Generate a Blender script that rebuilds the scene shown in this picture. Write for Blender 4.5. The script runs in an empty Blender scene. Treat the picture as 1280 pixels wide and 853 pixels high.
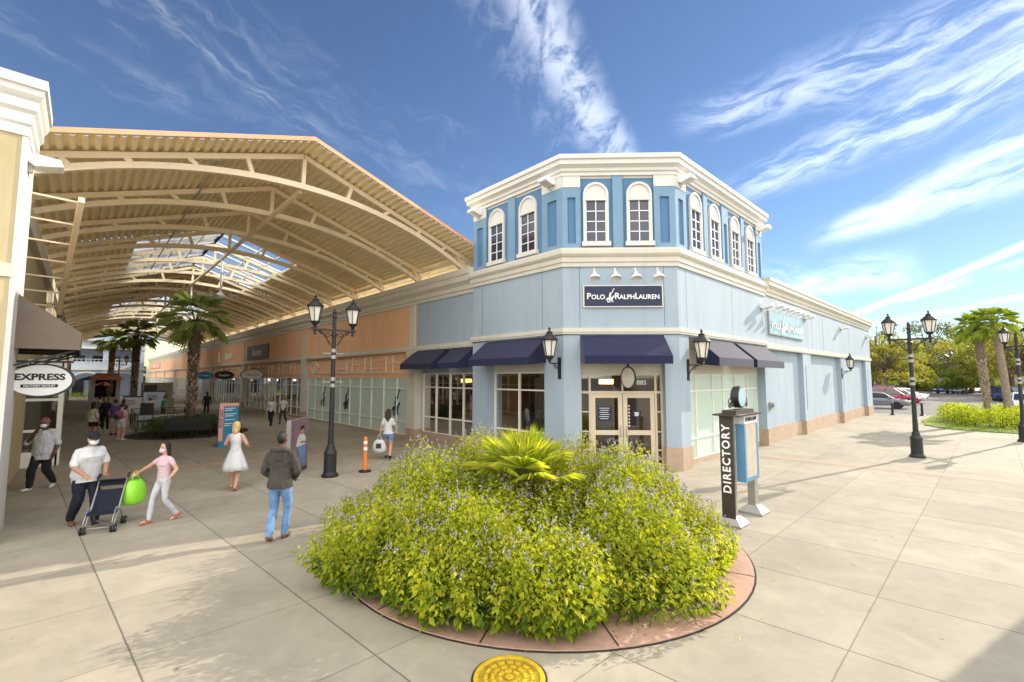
import bpy, math, random
from mathutils import Vector, Matrix, noise
R = math.radians
rnd = random.Random(11)
S = bpy.context.scene
COL = S.collection
V = Vector
WM = {}                                   # world matrices by object name

# ------------------------------------------------------------------ materials
def nd(nt, t, **kw):
    n = nt.nodes.new(t)
    for k, v in kw.items(): setattr(n, k, v)
    return n
def mat(name, col, rough=.6, var=.06, scale=2.0, bump=0.0, bscale=80.0, metal=0.0, spec=.4, stretch=None, coat=0, emit=0, streak=0, sheen=0):
    m = bpy.data.materials.new(name); m.use_nodes = True
    nt = m.node_tree; L = nt.links.new; b = nt.nodes['Principled BSDF']
    b.inputs['Roughness'].default_value = rough; b.inputs['Metallic'].default_value = metal
    b.inputs['Specular IOR Level'].default_value = spec
    b.inputs['Coat Weight'].default_value = coat
    b.inputs['Sheen Weight'].default_value = sheen; b.inputs['Sheen Roughness'].default_value = .45
    tc = nd(nt, 'ShaderNodeTexCoord'); src = tc.outputs['Object']
    if stretch:
        mp = nd(nt, 'ShaderNodeMapping'); mp.inputs['Scale'].default_value = stretch
        L(src, mp.inputs['Vector']); src = mp.outputs['Vector']
    n = nd(nt, 'ShaderNodeTexNoise'); n.inputs['Scale'].default_value = scale; n.inputs['Detail'].default_value = 6
    n.inputs['Roughness'].default_value = .62
    L(src, n.inputs['Vector'])
    r = nd(nt, 'ShaderNodeMapRange'); r.inputs[1].default_value = .3; r.inputs[2].default_value = .7
    r.inputs[3].default_value = 1-var; r.inputs[4].default_value = 1+var
    L(n.outputs['Fac'], r.inputs[0])
    mx = nd(nt, 'ShaderNodeVectorMath', operation='SCALE'); mx.inputs[0].default_value = col[:3]
    L(r.outputs[0], mx.inputs['Scale']); L(mx.outputs[0], b.inputs['Base Color'])
    if streak:                                # rain runs down the render
        mp = nd(nt, 'ShaderNodeMapping'); mp.inputs['Scale'].default_value = (2.2, 2.2, .2); L(tc.outputs['Object'], mp.inputs['Vector'])
        n3 = nd(nt, 'ShaderNodeTexNoise'); n3.inputs['Scale'].default_value = 1.6; n3.inputs['Detail'].default_value = 5; L(mp.outputs[0], n3.inputs['Vector'])
        r3 = nd(nt, 'ShaderNodeMapRange'); r3.inputs[1].default_value = .46; r3.inputs[2].default_value = .74; r3.inputs[3].default_value = 1; r3.inputs[4].default_value = 1-streak
        L(n3.outputs['Fac'], r3.inputs[0])
        n4 = nd(nt, 'ShaderNodeTexNoise'); n4.inputs['Scale'].default_value = 45; n4.inputs['Detail'].default_value = 3; L(tc.outputs['Object'], n4.inputs['Vector'])
        r4 = nd(nt, 'ShaderNodeMapRange'); r4.inputs[1].default_value = .3; r4.inputs[2].default_value = .7; r4.inputs[3].default_value = .95; r4.inputs[4].default_value = 1.05; L(n4.outputs['Fac'], r4.inputs[0])
        mm = nd(nt, 'ShaderNodeMath', operation='MULTIPLY'); L(r3.outputs[0], mm.inputs[0]); L(r4.outputs[0], mm.inputs[1])
        m2 = nd(nt, 'ShaderNodeVectorMath', operation='SCALE'); L(mx.outputs[0], m2.inputs[0]); L(mm.outputs[0], m2.inputs['Scale']); L(m2.outputs[0], b.inputs['Base Color'])
    if emit:
        b.inputs['Emission Color'].default_value = (*col[:3], 1); b.inputs['Emission Strength'].default_value = emit
    if bump:
        n2 = nd(nt, 'ShaderNodeTexNoise'); n2.inputs['Scale'].default_value = bscale; n2.inputs['Detail'].default_value = 4
        L(tc.outputs['Object'], n2.inputs['Vector'])
        bp = nd(nt, 'ShaderNodeBump'); bp.inputs['Strength'].default_value = bump; bp.inputs['Distance'].default_value = .02
        L(n2.outputs['Fac'], bp.inputs['Height']); L(bp.outputs[0], b.inputs['Normal'])
    return m
def leafmat(name, cols, trans=.45, rough=.5, tcol=None):
    m = bpy.data.materials.new(name); m.use_nodes = True
    nt = m.node_tree; L = nt.links.new; nt.nodes.remove(nt.nodes['Principled BSDF'])
    out = nt.nodes['Material Output']
    g = nd(nt, 'ShaderNodeNewGeometry'); cr = nd(nt, 'ShaderNodeValToRGB')
    e = cr.color_ramp.elements
    while len(e) < len(cols): e.new(.5)
    for i, c in enumerate(cols): e[i].position = i/(len(cols)-1); e[i].color = (*c, 1)
    L(g.outputs['Random Per Island'], cr.inputs['Fac'])
    tc = nd(nt, 'ShaderNodeTexCoord'); n = nd(nt, 'ShaderNodeTexNoise'); n.inputs['Scale'].default_value = 1.3
    L(tc.outputs['Object'], n.inputs['Vector'])
    r = nd(nt, 'ShaderNodeMapRange'); r.inputs[1].default_value = .3; r.inputs[2].default_value = .7; r.inputs[3].default_value = .75; r.inputs[4].default_value = 1.25
    L(n.outputs['Fac'], r.inputs[0])
    sc = nd(nt, 'ShaderNodeVectorMath', operation='SCALE'); L(cr.outputs['Color'], sc.inputs[0]); L(r.outputs[0], sc.inputs['Scale'])
    d = nd(nt, 'ShaderNodeBsdfPrincipled'); d.inputs['Roughness'].default_value = rough; d.inputs['Specular IOR Level'].default_value = .3
    L(sc.outputs[0], d.inputs['Base Color'])
    t = nd(nt, 'ShaderNodeBsdfTranslucent')
    tm = nd(nt, 'ShaderNodeVectorMath', operation='MULTIPLY'); L(sc.outputs[0], tm.inputs[0]); tm.inputs[1].default_value = tcol or (2.2, 2.0, .7)
    L(tm.outputs[0], t.inputs['Color'])
    mx = nd(nt, 'ShaderNodeMixShader'); mx.inputs[0].default_value = trans
    L(d.outputs[0], mx.inputs[1]); L(t.outputs[0], mx.inputs[2]); L(mx.outputs[0], out.inputs['Surface'])
    return m
def glassmat(name, tint=(.55, .6, .6), refl=.12, rough=.02):
    m = bpy.data.materials.new(name); m.use_nodes = True
    nt = m.node_tree; L = nt.links.new; nt.nodes.remove(nt.nodes['Principled BSDF'])
    out = nt.nodes['Material Output']
    t = nd(nt, 'ShaderNodeBsdfTransparent'); t.inputs['Color'].default_value = (*tint, 1)
    g = nd(nt, 'ShaderNodeBsdfGlossy'); g.inputs['Roughness'].default_value = rough
    lw = nd(nt, 'ShaderNodeLayerWeight'); lw.inputs['Blend'].default_value = .25
    mr = nd(nt, 'ShaderNodeMapRange'); mr.inputs[3].default_value = refl*.6; mr.inputs[4].default_value = .7
    L(lw.outputs['Fresnel'], mr.inputs[0])
    mx = nd(nt, 'ShaderNodeMixShader'); L(mr.outputs[0], mx.inputs[0]); L(t.outputs[0], mx.inputs[1]); L(g.outputs[0], mx.inputs[2])
    L(mx.outputs[0], out.inputs['Surface'])
    return m
def M(h):                                  # sRGB hex -> linear
    h = h.lstrip('#'); c = [int(h[i:i+2], 16)/255 for i in (0, 2, 4)]
    return tuple(x/12.92 if x <= .04045 else ((x+.055)/1.055)**2.4 for x in c)

MT = {}
def mk(k, *a, **kw): MT[k] = mat(k, *a, **kw)
mk('blue_stucco', (.325, .40, .465), .8, .05, 1.2, .25, 90, stretch=(1, 1, .35), streak=.10)
mk('mid_blue', (.18, .30, .42), .8, .05, 1.5, .25, 90, streak=.07)
mk('deep_blue', (.09, .195, .33), .8, .04, 1.5, .2, 90)
mk('cream_trim', (.58, .545, .46), .7, .04, 2, .1, 60, streak=.07)
mk('white_trim', (.64, .62, .575), .7, .03, 2, .05, 60)
mk('stone_base', (.42, .31, .22), .7, .12, 5, .2, 60, streak=.07)
mk('orange_stucco', (.78, .45, .25), .8, .05, 1.2, .25, 90, streak=.10)
mk('yellow_stucco', (.48, .405, .24), .8, .05, 1.0, .25, 90, streak=.10)
mk('frame_white', (.78, .76, .68), .5, .03)
mk('frame_tan', (.62, .53, .38), .45, .04)
mk('navy_canvas', (.009, .012, .048), .85, .12, 4, .1, 300, sheen=.12)
mk('taupe_canvas', (.17, .135, .10), .85, .08, 4, .1, 300)
mk('black_metal', (.018, .018, .02), .45, .15, 6, .1, 80)
mk('dark_bronze', (.05, .04, .032), .5, .15, 6, .1, 80)
mk('white_metal', (.80, .80, .79), .4, .03)
mk('cream_steel', (.90, .76, .52), .55, .06, 3, .05, 40)
mk('white_steel', (.80, .66, .46), .5, .04)
mk('deck', (.88, .75, .48), .55, .07, .8, streak=.07)
mk('fascia', (.68, .36, .20), .6, .08, 2)
mk('silver', (.36, .34, .31), .5, .08, 8, metal=.6)
mk('charcoal', (.045, .042, .04), .5, .1)
mk('plaid_shirt', (.50, .50, .52), .9, .22, 26)
mk('sky_blue_paint', (.10, .235, .37), .45, .05)
mk('navy_panel', (.010, .018, .055), .4, .05)
mk('white_letter', (.82, .82, .8), .5, .01)
mk('black_letter', (.012, .012, .012), .5, .01)
mk('frost', (.50, .62, .54), .25, .03, .6, spec=.6)
mk('skyteal', (.33, .50, .56), .3, .08, .7, spec=.6)
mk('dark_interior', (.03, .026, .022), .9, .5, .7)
mk('warm_wall', (.26, .20, .14), .9, .2, .8)
mk('interior_floor', (.16, .11, .07), .5, .2, 2)
mk('warm_lamp', (1.0, .50, .14), .5, .05, emit=7)
mk('lit_lamp', (1.0, .85, .6), .5, .02, emit=4)
mk('asphalt', (.16, .15, .14), .9, .2, .5, .2, 120)
mk('kerb', (.46, .43, .37), .85, .08, 3, .2, 90)
mk('grass', (.13, .19, .035), .9, .35, 6, .6, 60)
mk('brick_band', (.40, .275, .21), .8, .12, 6, .2, 120)
mk('roof_membrane', (.80, .78, .72), .7, .05)
mk('brick_red', (.44, .27, .205), .8, .12, 6, .25, 120)
mk('mulch', (.055, .035, .022), .95, .5, 14, .8, 60)
mk('yellow_iron', (.62, .41, .02), .5, .25, 14, .3, 90)
mk('worn_iron', (.36, .235, .02), .6, .45, 9, .5, 70)
mk('trunk_brown', (.15, .105, .07), .9, .3, 6, .6, 40)
mk('trunk_tip', (.40, .33, .25), .9, .2, 6)
mk('trunk_grey', (.24, .19, .14), .9, .25, 6, .6, 40)
mk('stem_green', (.10, .10, .03), .8, .2)
mk('skin_light', (.52, .30, .20), .55, .05, 8)
mk('skin_tan', (.38, .20, .12), .55, .05, 8)
mk('skin_dark', (.10, .048, .028), .5, .06, 8)
mk('cloth_white', (.58, .575, .58), .9, .05, 6, .2, 160)
mk('cloth_pink', (.60, .43, .46), .9, .05, 6, .2, 160)
mk('cloth_palegrey', (.50, .50, .53), .9, .05, 6, .2, 160)
mk('cloth_black', (.012, .012, .014), .9, .2, 6, .2, 160)
mk('cloth_navy', (.010, .012, .024), .9, .2, 6, .2, 160)
mk('cloth_charcoal', (.055, .048, .042), .95, .25, 5, .4, 90)
mk('cloth_denim', (.13, .24, .42), .9, .28, 7, .3, 120)
mk('cloth_beige', (.46, .39, .28), .9, .2, 9, .2, 120)
mk('cloth_purple', (.10, .05, .24), .9, .15, 9)
mk('cloth_maroon', (.25, .09, .10), .9, .4, 12)
mk('cloth_green', (.03, .22, .12), .9, .2, 9)
mk('cloth_yellow', (.60, .32, .05), .9, .2, 9)
mk('mask_pink', (.78, .50, .56), .9, .02)
mk('mask_white', (.80, .80, .78), .9, .02)
mk('hair_black', (.012, .010, .009), .6, .3, 20, .5, 60)
mk('hair_brown', (.035, .018, .010), .6, .3, 20, .5, 60)
mk('hair_blond', (.58, .38, .16), .6, .25, 20, .5, 60)
mk('leather_brown', (.16, .065, .02), .6, .15)
mk('sandal', (.42, .17, .11), .6, .1)
mk('lime_plastic', (.30, .74, .04), .3, .06, 6, spec=.5)
mk('bag_white', (.60, .60, .585), .4, .04, 5)
mk('rubber', (.02, .02, .02), .8, .1)
mk('orange_plastic', (.85, .20, .03), .45, .04)
mk('teal_sign', (.025, .23, .40), .4, .04)
mk('salmon_sign', (.80, .36, .26), .5, .03)
mk('tile_red', (.30, .10, .06), .8, .2, 8, .3, 30)
mk('pale_blue_wall', (.50, .58, .70), .8, .05, .7)
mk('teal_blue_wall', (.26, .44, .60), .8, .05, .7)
mk('pale_green_wall', (.62, .66, .42), .8, .04, .7)
mk('window_dark', (.02, .026, .05), .12, .3, .8, spec=.7)
mk('paper_cream', (.42, .38, .31), .7, .12, 7)
mk('paint_line', (.72, .71, .66), .8, .1, 5)
for k, c in dict(silver=(.55, .56, .58), red=(.34, .02, .05), black=(.02, .022, .026), blue=(.015, .06, .24), white=(.78, .79, .8), grey=(.19, .20, .22)).items():
    mk('car_'+k, c, .28, .02, 2, coat=.8, metal=.15)
mk('headlight', (.75, .76, .78), .15, .1, 9, spec=.8)
mk('taillight', (.40, .01, .012), .2, .1, 9, spec=.8)
MT['glass'] = glassmat('store_glass', (.80, .84, .83), .12)
MT['clear'] = glassmat('skylight_glass', (.92, .95, .97), .06, .12)
MT['car_glass'] = mat('car_window_glass', (.02, .025, .03), .08, .1, 2, spec=.8)
MT['lantern_glass'] = mat('frosted_lantern_glass', (.70, .66, .58), .35, .04, 3)
MT['bush'] = leafmat('shrub_leaf', [(.18, .26, .02), (.34, .39, .025), (.52, .50, .035)], .5, tcol=(1.6, 1.5, .45))
MT['bush_shade'] = leafmat('shaded_shrub_leaf', [(.06, .115, .014), (.12, .185, .018), (.22, .29, .022)], .4, tcol=(1.7, 1.6, .5))  # darker shrub leaf, the clump's own shade painted into its colour
MT['hedge'] = leafmat('hedge_leaf', [(.14, .23, .025), (.28, .34, .03), (.42, .42, .035)], .45)
MT['darkshrub'] = leafmat('dark_shrub_leaf', [(.04, .065, .02), (.07, .10, .03), (.10, .13, .04)], .3)
MT['flower'] = leafmat('purple_flower', [(.36, .30, .52), (.50, .45, .68), (.64, .60, .78)], .3, tcol=(1.2, 1.2, 1.2))
MT['palm'] = leafmat('palm_frond', [(.14, .20, .07), (.22, .28, .09), (.32, .36, .12)], .4)
MT['palm_sun'] = leafmat('sunlit_palm_frond', [(.15, .22, .04), (.24, .31, .055), (.33, .37, .07)], .48)
MT['palmetto'] = leafmat('palmetto_frond', [(.16, .23, .03), (.30, .36, .045), (.50, .50, .08)], .5)
MT['tree_gold'] = leafmat('gold_green_leaf', [(.14, .18, .04), (.25, .26, .055), (.34, .30, .065)], .42)
MT['tree_grey'] = leafmat('grey_green_leaf', [(.08, .11, .05), (.14, .17, .07), (.20, .22, .10)], .4)
MT['tree_green'] = leafmat('mid_green_leaf', [(.10, .15, .03), (.17, .22, .04), (.25, .27, .05)], .42)

def pavement_mat():
    m = mat('concrete_paving', (.335, .30, .235), .85, .10, .55, .25, 150)
    nt = m.node_tree; L = nt.links.new; b = nt.nodes['Principled BSDF']
    base = b.inputs['Base Color'].links[0].from_socket
    tc = nd(nt, 'ShaderNodeTexCoord'); sp = nd(nt, 'ShaderNodeSeparateXYZ'); L(tc.outputs['Object'], sp.inputs[0])
    def math_(op, a, bb=None, c=None):
        n = nd(nt, 'ShaderNodeMath', operation=op)
        for i, x in enumerate((a, bb, c)):
            if x is None: continue
            if isinstance(x, (int, float)): n.inputs[i].default_value = x
            else: L(x, n.inputs[i])
        return n.outputs[0]
    wob = nd(nt, 'ShaderNodeTexNoise'); wob.inputs['Scale'].default_value = 7; L(tc.outputs['Object'], wob.inputs['Vector'])
    w = math_('MULTIPLY', math_('SUBTRACT', wob.outputs['Fac'], .5), .012)
    xs = math_('ADD', math_('MULTIPLY_ADD', sp.outputs['Y'], .078, sp.outputs['X']), w)
    ys = math_('ADD', math_('MULTIPLY_ADD', sp.outputs['X'], -.004, sp.outputs['Y']), w)
    def cell(v, off, per):
        u = math_('DIVIDE', math_('SUBTRACT', v, off), per)
        f = math_('FRACT', math_('ADD', u, 100.0))
        d = math_('MINIMUM', f, math_('SUBTRACT', 1.0, f))
        return math_('MULTIPLY', d, per), math_('FLOOR', u)
    dx, ix = cell(xs, .97, 1.635); dy, iy = cell(ys, 1.17, 1.605)
    # every joint is cut, every second one wider and dirtier
    def line(d, wd): 
        n = nd(nt, 'ShaderNodeMapRange', interpolation_type='SMOOTHSTEP'); n.inputs[1].default_value = wd*.45; n.inputs[2].default_value = wd*1.3
        n.inputs[3].default_value = 1; n.inputs[4].default_value = 0; L(d, n.inputs[0]); return n.outputs[0]
    ln = math_('MAXIMUM', line(dx, .010), math_('MULTIPLY', line(dy, .008), .72))
    cb = nd(nt, 'ShaderNodeCombineXYZ'); L(ix, cb.inputs[0]); L(iy, cb.inputs[1])
    wn = nd(nt, 'ShaderNodeTexWhiteNoise'); L(cb.outputs[0], wn.inputs['Vector'])
    slab = math_('MULTIPLY_ADD', wn.outputs['Value'], .15, .925)
    st = nd(nt, 'ShaderNodeTexNoise'); st.inputs['Scale'].default_value = 26; st.inputs['Detail'].default_value = 3; L(tc.outputs['Object'], st.inputs['Vector'])
    spk = nd(nt, 'ShaderNodeMapRange'); spk.inputs[1].default_value = .68; spk.inputs[2].default_value = .76; spk.inputs[3].default_value = 1; spk.inputs[4].default_value = .82; L(st.outputs['Fac'], spk.inputs[0])
    vo = nd(nt, 'ShaderNodeTexVoronoi'); vo.inputs['Scale'].default_value = 1.7; L(tc.outputs['Object'], vo.inputs['Vector'])
    gum = nd(nt, 'ShaderNodeMapRange'); gum.inputs[1].default_value = .03; gum.inputs[2].default_value = .06; gum.inputs[3].default_value = .62; gum.inputs[4].default_value = 1; L(vo.outputs['Distance'], gum.inputs[0])
    bl = nd(nt, 'ShaderNodeTexNoise'); bl.inputs['Scale'].default_value = 1.9; bl.inputs['Detail'].default_value = 9; bl.inputs['Roughness'].default_value = .7; bl.inputs['Distortion'].default_value = .6; L(tc.outputs['Object'], bl.inputs['Vector'])
    blr = nd(nt, 'ShaderNodeMapRange'); blr.inputs[1].default_value = .35; blr.inputs[2].default_value = .68; blr.inputs[3].default_value = 1.06; blr.inputs[4].default_value = .86; L(bl.outputs['Fac'], blr.inputs[0])
    slab = math_('MULTIPLY', math_('MULTIPLY', slab, gum.outputs[0]), blr.outputs[0])
    k = math_('MULTIPLY', math_('MULTIPLY', slab, spk.outputs[0]), math_('SUBTRACT', 1.0, math_('MULTIPLY', ln, .58)))
    sc = nd(nt, 'ShaderNodeVectorMath', operation='SCALE'); L(base, sc.inputs[0]); L(k, sc.inputs['Scale'])
    L(sc.outputs[0], b.inputs['Base Color'])
    return m
MT['paving'] = pavement_mat()

# ------------------------------------------------------------------ mesh builder
class MB:
    def __init__(s, *mats): s.v = []; s.f = []; s.m = []; s.s = []; s.mats = mats
    def add(s, vs, fs, mi=0, sm=False):
        o = len(s.v); s.v += [tuple(p) for p in vs]
        for f in fs: s.f.append(tuple(i+o for i in f)); s.m.append(mi); s.s.append(sm)
        return s
    def box(s, x0, x1, y0, y1, z0, z1, mi=0, T=None):
        vs = [V((x, y, z)) for z in (z0, z1) for x, y in ((x0, y0), (x1, y0), (x1, y1), (x0, y1))]
        if T: vs = [T(p) if callable(T) else T @ p for p in vs]
        return s.add(vs, [(3, 2, 1, 0), (4, 5, 6, 7), (0, 1, 5, 4), (1, 2, 6, 5), (2, 3, 7, 6), (3, 0, 4, 7)], mi)
    def beam(s, p, q, w, h=None, mi=0, up=(0, 0, 1)):
        h = h or w; p = V(p); q = V(q); d = (q-p).normalized(); u = V(up)
        if abs(d.dot(u)) > .99: u = V((0, 1, 0))
        a = d.cross(u).normalized(); b = a.cross(d)
        vs = [c+a*i*w/2+b*j*h/2 for c in (p, q) for i, j in ((-1, -1), (1, -1), (1, 1), (-1, 1))]
        return s.add(vs, [(3, 2, 1, 0), (4, 5, 6, 7), (0, 1, 5, 4), (1, 2, 6, 5), (2, 3, 7, 6), (3, 0, 4, 7)], mi)
    def tube(s, pts, r, n=8, mi=0, sm=True):
        pts = [V(p) for p in pts]; k = len(pts)
        rs = r if isinstance(r, (list, tuple)) else [r]*k
        vs = []; prev = None
        for i, p in enumerate(pts):
            d = (pts[min(i+1, k-1)]-pts[max(i-1, 0)]).normalized()
            if prev is None:
                u = V((0, 0, 1)) if abs(d.z) < .9 else V((0, 1, 0)); a = d.cross(u).normalized()
            else: a = (prev-d*prev.dot(d)).normalized()
            prev = a; b = d.cross(a)
            vs += [p+(a*math.cos(t)+b*math.sin(t))*rs[i] for t in (2*math.pi*j/n for j in range(n))]
        fs = [(i*n+j, i*n+(j+1) % n, (i+1)*n+(j+1) % n, (i+1)*n+j) for i in range(k-1) for j in range(n)]
        s.add(vs, fs, mi, sm); o = len(s.v)-k*n
        s.f.append(tuple(o+j for j in range(n))[::-1]); s.m.append(mi); s.s.append(False)
        s.f.append(tuple(o+(k-1)*n+j for j in range(n))); s.m.append(mi); s.s.append(False)
        return s
    def lathe(s, prof, n=16, c=(0, 0, 0), mi=0, sm=False, T=None, sx=1, sy=1, rot=0, caps=True):
        vs = []
        for r, z in prof: vs += [V((r*sx*math.cos(2*math.pi*j/n+rot), r*sy*math.sin(2*math.pi*j/n+rot), z)) for j in range(n)]
        vs = [(T @ p if T else p)+V(c) for p in vs]; k = len(prof)
        fs = [(i*n+j, i*n+(j+1) % n, (i+1)*n+(j+1) % n, (i+1)*n+j) for i in range(k-1) for j in range(n)]
        if caps: fs += [tuple(range(n))[::-1], tuple((k-1)*n+j for j in range(n))]
        return s.add(vs, fs, mi, sm)
    def prism(s, poly, T, d0, d1, mi=0):
        """poly in (a,b), extruded along third local axis; T maps (a,b,c)->world"""
        n = len(poly); vs = [T(a, b, d0) for a, b in poly]+[T(a, b, d1) for a, b in poly]
        fs = [tuple(range(n))[::-1], tuple(range(n, 2*n))]+[(i, (i+1) % n, n+(i+1) % n, n+i) for i in range(n)]
        return s.add(vs, fs, mi)
    def sweep(s, path, prof, closed=False, mi=0):
        """profile [(d,z)] swept along an xy path; d is measured to the right-hand side of travel"""
        n = len(path); P = [V((*p, 0)) for p in path]; k = len(prof); vs = []
        for i, p in enumerate(P):
            def nrm(a, b): t = (b-a).normalized(); return V((t.y, -t.x, 0))
            if closed or 0 < i < n-1:
                n1 = nrm(P[i-1], p); n2 = nrm(p, P[(i+1) % n]); m = (n1+n2)/(1+n1.dot(n2))
            elif i == 0: m = nrm(p, P[1])
            else: m = nrm(P[-2], p)
            vs += [p+m*d+V((0, 0, z)) for d, z in prof]
        fs = []
        for i in range(n if closed else n-1):
            j = (i+1) % n
            fs += [(i*k+a, j*k+a, j*k+(a+1) % k, i*k+(a+1) % k) for a in range(k)]
        if not closed: fs += [tuple(range(k))[::-1], tuple((n-1)*k+a for a in range(k))]
        return s.add(vs, fs, mi)
    def ball(s, c, r, n=10, mi=0, T=None):
        r = r if isinstance(r, (list, tuple)) else (r, r, r); m = max(4, n//2+1)
        vs = []; c = V(c)
        for i in range(m+1):
            a = math.pi*i/m
            for j in range(n):
                b = 2*math.pi*j/n; p = V((r[0]*math.sin(a)*math.cos(b), r[1]*math.sin(a)*math.sin(b), -r[2]*math.cos(a)))
                vs.append((T @ p if T else p)+c)
        fs = [(i*n+j, i*n+(j+1) % n, (i+1)*n+(j+1) % n, (i+1)*n+j) for i in range(m) for j in range(n)]
        return s.add(vs, fs, mi, True)
    def leaf(s, p, d, w, l, nrm, mi=0, fold=.2):
        """one pointed leaf from p along d"""
        d = d.normalized(); a = d.cross(nrm)
        a = a.normalized() if a.length > 1e-4 else V((1, 0, 0)); u = a.cross(d)
        m = p+d*l*.42
        return s.add([p, m+a*w/2+u*fold*w, p+d*l-u*.15*l, m-a*w/2+u*fold*w], [(0, 1, 2), (0, 2, 3)], mi)
    def mesh(s, name, Minv=None):
        me = bpy.data.meshes.new(name)
        vs = [Minv @ V(p) for p in s.v] if Minv else s.v
        me.from_pydata(vs, [], s.f)
        for m in s.mats: me.materials.append(MT[m])
        if len(s.mats) > 1: me.polygons.foreach_set('material_index', s.m)
        me.polygons.foreach_set('use_smooth', s.s)
        me.update(); return me
    def build(s, name, parent=None, local=False, bevel=0):
        """local=False: vertices are world coordinates and are brought into the parent's frame"""
        W = WM[parent.name] if parent else Matrix()
        me = s.mesh(name, None if local or not parent else W.inverted())
        o = bpy.data.objects.new(name, me); COL.objects.link(o)
        if parent: o.parent = parent
        WM[o.name] = W
        if bevel:
            b = o.modifiers.new('bevel', 'BEVEL'); b.width = bevel; b.segments = 2; b.limit_method = 'ANGLE'; b.angle_limit = R(35)
        return o
    def cut(s): s.cuts = getattr(s, 'cuts', [])+[(len(s.v), len(s.f))]; return s
    def pieces(s, name, parent, local=False):
        """one object for every stretch of geometry between two cut() calls"""
        cs_ = sorted(set([(0, 0)]+getattr(s, 'cuts', [])+[(len(s.v), len(s.f))])); out = []
        for (v0, f0), (v1, f1) in zip(cs_, cs_[1:]):
            b = MB(*s.mats); b.v = s.v[v0:v1]; b.f = [tuple(i-v0 for i in f) for f in s.f[f0:f1]]; b.m = s.m[f0:f1]; b.s = s.s[f0:f1]
            out.append(b.build(name, parent, local))
        return out
    def solo(s, name, label, cat, at=None, group=None, kind=None, bevel=0):
        """a thing that is one mesh; world vertices, origin moved to at"""
        me = s.mesh(name, Matrix.Translation(-V(at)) if at else None)
        o = bpy.data.objects.new(name, me); COL.objects.link(o)
        if at: o.location = at
        WM[o.name] = Matrix.Translation(V(at)) if at else Matrix()
        if bevel:
            b = o.modifiers.new('bevel', 'BEVEL'); b.width = bevel; b.segments = 2; b.limit_method = 'ANGLE'; b.angle_limit = R(35)
        return tag(o, label, cat, group, kind)
def tag(o, label=None, cat=None, group=None, kind=None):
    for k, v in (('label', label), ('category', cat), ('group', group), ('kind', kind)):
        if v: o[k] = v
    return o
def thing(name, label, cat, loc=(0, 0, 0), rz=0, group=None):
    o = bpy.data.objects.new(name, None); COL.objects.link(o); o.empty_display_size = .2
    o.location = loc; o.rotation_euler = (0, 0, rz)
    WM[o.name] = Matrix.Translation(V(loc)) @ Matrix.Rotation(rz, 4, 'Z')
    return tag(o, label, cat, group)
def dup(root, loc, rz=0, label=None, sc=None):
    r = root.copy(); COL.objects.link(r); r.location = loc; r.rotation_euler = (0, 0, rz)
    if sc: r.scale = (sc, sc, sc)
    if label: r['label'] = label
    WM[r.name] = Matrix.Translation(V(loc)) @ Matrix.Rotation(rz, 4, 'Z')
    def kids(a, b):
        for ch in list(a.children):
            c = ch.copy(); COL.objects.link(c); c.parent = b; WM[c.name] = WM[b.name]; kids(ch, c)
    kids(root, r); return r
def struct(mb, name, at=None): return mb.solo(name, None, None, at, None, 'structure')
TMP = bpy.data.scenes.new('workshop')         # empty side scene, so that baking a mesh does not re-evaluate everything
def baked(o):
    TMP.collection.objects.link(o); vl = TMP.view_layers[0]; vl.update()
    me = bpy.data.meshes.new_from_object(o.evaluated_get(vl.depsgraph)); bpy.data.objects.remove(o)
    return me
def text(body, size, T, m, parent, name='lettering', ext=.01, ax='CENTER', sx=1.0, bold=0.0, track=1.0):
    """raised letters; T: Matrix world, text in its XY plane facing +Z"""
    cu = bpy.data.curves.new(name, 'FONT'); cu.body = body; cu.size = size; cu.extrude = ext; cu.align_x = ax; cu.align_y = 'CENTER'
    cu.offset = bold; cu.space_character = track; cu.resolution_u = 3
    o = bpy.data.objects.new(name, cu); me = baked(o)
    me.name = name
    W = WM[parent.name] if parent else Matrix()
    me.transform(W.inverted() @ T @ Matrix.Diagonal((sx, 1, 1, 1)))
    me.materials.clear(); me.materials.append(MT[m])
    o = bpy.data.objects.new(name, me); COL.objects.link(o); WM[o.name] = W
    if parent: o.parent = parent
    return o
def frame(o, xdir, n):
    """matrix whose X runs along xdir, Y is up, Z is the outward normal n"""
    x = V(xdir).normalized(); z = V(n).normalized(); y = z.cross(x)
    m = Matrix((x, y, z)).transposed().to_4x4(); m.translation = V(o); return m
# ------------------------------------------------------------------ ground
struct(MB('asphalt').box(-900, 1500, -900, 1500, -.3, -.02), 'ground')
struct(MB('paving').box(-45, 44.2, -60, 110, -.2, 0), 'plaza_pavement')
struct(MB('asphalt').box(44.4, 400, -120, 60, -.1, .0), 'parking_lot')
kb = MB('kerb'); kb.box(44.2, 44.42, -60, 60, -.15, .012); struct(kb, 'kerb')
bd = MB('brick_band')
def strip(a, b, w, z=.004):
    a = V((*a, 0)); b = V((*b, 0)); t = (b-a).normalized(); n = V((-t.y, t.x, 0))*w/2
    bd.add([p+V((0, 0, z)) for p in (a-n, b-n, b+n, a+n)], [(0, 1, 2, 3)])
strip((-1.4, 18.0), (10.1, 15.9), .42); strip((17.5, 6.2), (18.25, -6), .42)
struct(bd, 'brick_band')
pl = MB('paint_line')
for i in range(16): pl.add([(50+i*2.9, 6.6, .006), (50.12+i*2.9, 6.6, .006), (50.12+i*2.9, 11.6, .006), (50+i*2.9, 11.6, .006)], [(0, 1, 2, 3)])
for i in range(12): pl.add([(62+i*2.9, -6, .006), (62.12+i*2.9, -6, .006), (62.12+i*2.9, -1, .006), (62+i*2.9, -1, .006)], [(0, 1, 2, 3)])
struct(pl, 'parking_markings')

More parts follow.
